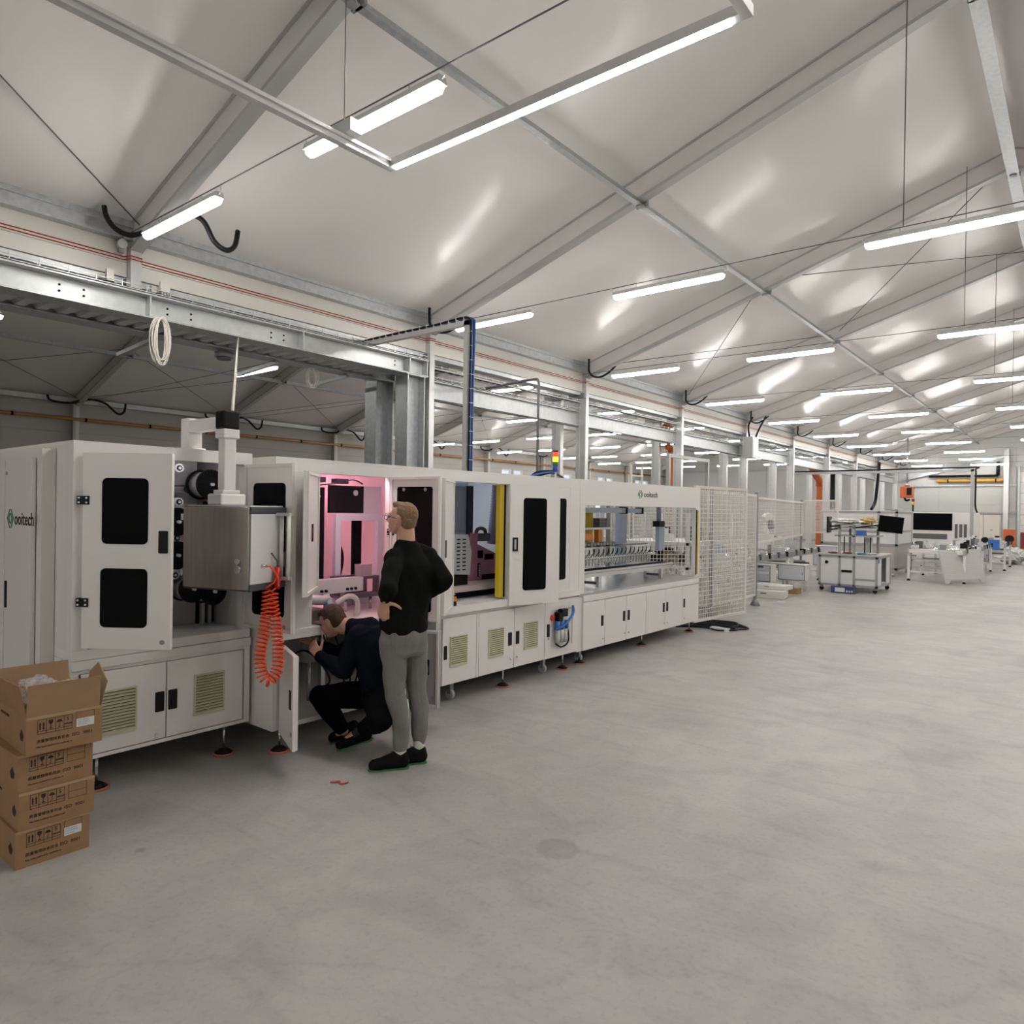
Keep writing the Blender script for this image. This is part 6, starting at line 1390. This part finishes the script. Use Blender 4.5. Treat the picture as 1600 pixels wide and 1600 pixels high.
loft(b, [(pel + U * .05, L, .155, F, .112), (pel, L, .160, F, .122), (pel - U * .07, L, .165, F, .130), (pel - U * .14, L, .160, F, .122), (pel - U * .17, L, .13, F, .10)])
for h_, k_, a_ in ((Lh, Lk, La), (Rh, Rk, Ra)):
    c_ = a_ + U * .055; chain(b, [h_ - U * .03, h_.lerp(k_, .5), k_, k_.lerp(c_, .35) + V((.016, .004, 0)), c_ + U * .05, c_], [.096, .084, .066, .064, .053, .043])
remesh(b, 'joggers', JOG, .007, man, 3, .020, 12, (1, 1, .8))
for a_ in (La, Ra):
    b = MB(); cap(b, a_ + U * .065, a_ - U * .01, .039, .041); remesh(b, 'sock', SOCK, .006, man, 1)
shoe('shoe', (-3.600, 3.002, .0), (-3.440, 3.218, .0), man, 0, SHOE, SOLE)
shoe('shoe', (-3.575, 3.150, .0), (-3.425, 3.368, .0), man, 0, SHOE, SOLE)

# ---- crouching man in navy shirt and black trousers
cH = V((-4.215, 3.165, .888)); Cf = V((-.80, -.36, -.48)).normalized(); Cl = V((.36, -.88, 0)).normalized(); Cl = (Cl - Cf * Cl.dot(Cf)).normalized(); Cu = Cf.cross(Cl); Cu = Cu if Cu.z > 0 else -Cu
neck = V((-4.075, 3.235, .845)); up = V((-3.975, 3.285, .815)); mid = V((-3.885, 3.325, .640)); pel = V((-3.845, 3.325, .42))
Ls, Rs = V((-3.935, 3.180, .815)), V((-4.09, 3.41, .80)); Le, Re = V((-3.945, 3.065, .585)), V((-4.33, 3.33, .60)); Lw, Rw = V((-4.185, 3.035, .665)), V((-4.44, 3.20, .68))
Lh, Rh = V((-3.80, 3.25, .40)), V((-3.91, 3.37, .38)); Lk, Rk = V((-3.56, 3.07, .325)), V((-4.225, 3.075, .36)); La, Ra = V((-3.935, 3.235, .155)), V((-4.145, 3.225, .10))
T1 = V((-.42, .91, 0)).normalized()      # across the shoulders
b = MB(); P3 = head(b, cH, Cf, Cl, Cu)
cap(b, P3(-.03, 0, -.05), neck, .054, .06); cap(b, P3(-.05, 0, -.02), neck, .045, .058)
chain(b, [neck, up, mid, pel], [.06, .09, .09, .10])
for s_, e_, w_ in ((Ls, Le, Lw), (Rs, Re, Rw)): chain(b, [s_, e_, w_], [.048, .040, .028]); cap(b, up, s_, .07, .05)
for h_, k_, a_ in ((Lh, Lk, La), (Rh, Rk, Ra)): chain(b, [h_, k_, a_], [.08, .055, .038]); cap(b, pel, h_, .10, .08)
cap(b, La, La + V((-.09, -.09, -.09)), .036, .03); cap(b, Ra, Ra + V((-.05, -.04, -.05)), .028, .02)
hand(b, Lw, (-.80, .0, .55), (.1, .3, .6), (.5, .7, .5, V((-.3, .8, .2)).normalized())); hand(b, Rw, (-.7, -.4, .4), (.1, -.2, .7), (.4, .6, .5, V((.0, -.9, 0))))
man2 = remesh(b, 'person', SKIN, .0055, None, 3, label='person in navy shirt and black trousers crouching at the open lower cabinet', cat='person')
b = MB(); ax = (Cf * .945, Cl * .945, Cu * .945)
ell(b, P3(-.024, 0, .036), ax, (.096, .0805, .094)); ell(b, P3(-.045, 0, -.005), ax, (.075, .0765, .085)); ell(b, P3(.03, 0, .092), ax, (.052, .052, .028))
remesh(b, 'hair', mat('dark_brown_hair', (.075, .042, .024), .75, var=.25, vscale=90, bump=.5, bscale=220), .005, man2, 2, .003, 60)
for s in (-1, 1): e_ = MB(); ell(e_, P3(.081, s * .032, .006), ax, (.013, .014, .009)); e_.build('eye', mat('eye_dark', (.06, .045, .035), .25), man2)
NAVY = mat('navy_work_shirt', (.006, .008, .014), .9, bump=.25, bscale=500, spec=.08)
b = MB(); D1 = (mid - up).normalized(); B1 = D1.cross(T1).normalized()
cap(b, neck, up, .075, .12); loft(b, [(up + V((-.05, -.03, .03)), T1, .15, B1, .09), (up, T1, .20, B1, .135), (up.lerp(mid, .5), T1, .205, B1, .155), (mid, T1, .20, B1, .155), (mid.lerp(pel, .6), T1, .185, B1, .15), (pel + V((0, 0, .03)), T1, .165, B1, .13)], p=2.1)
for s_, e_, w_ in ((Ls, Le, Lw), (Rs, Re, Rw)):
    cap(b, up, s_, .10, .082); q = e_.lerp(w_, .9); chain(b, [s_, s_.lerp(e_, .5), e_, e_.lerp(w_, .5), q], [.082, .074, .062, .055, .042])
remesh(b, 'work_shirt', NAVY, .007, man2, 3, .022, 10)
b = MB(); cap(b, pel, pel + V((.03, -.01, -.10)), .145, .135)
cap(b, pel, Lh, .13, .11); cap(b, pel, Rh, .13, .11)
for h_, k_, a_ in ((Lh, Lk, La), (Rh, Rk, Ra)):
    c_ = k_.lerp(a_, .9); chain(b, [h_, h_.lerp(k_, .5), k_, k_.lerp(c_, .5), c_], [.105, .098, .078, .072, .055])
remesh(b, 'work_trousers', mat('black_work_trousers', (.004, .004, .005), .9, bump=.25, bscale=420, spec=.06), .007, man2, 4, .008, 14)
for a_, t_ in ((La, V((-3.97, 3.20, .12))),):
    b = MB(); cap(b, a_ + V((.0, .0, .0)), t_, .038, .038); remesh(b, 'sock', mat('black_sock', (.02, .02, .02), .85), .006, man2, 1)
shoe('shoe', (-4.066, 3.108, .0), (-3.885, 3.290, .075), man2, 0, SHOE, SOLE)
shoe('shoe', (-4.225, 3.165, .0), (-4.085, 3.345, .05), man2, 0, SHOE, SOLE)
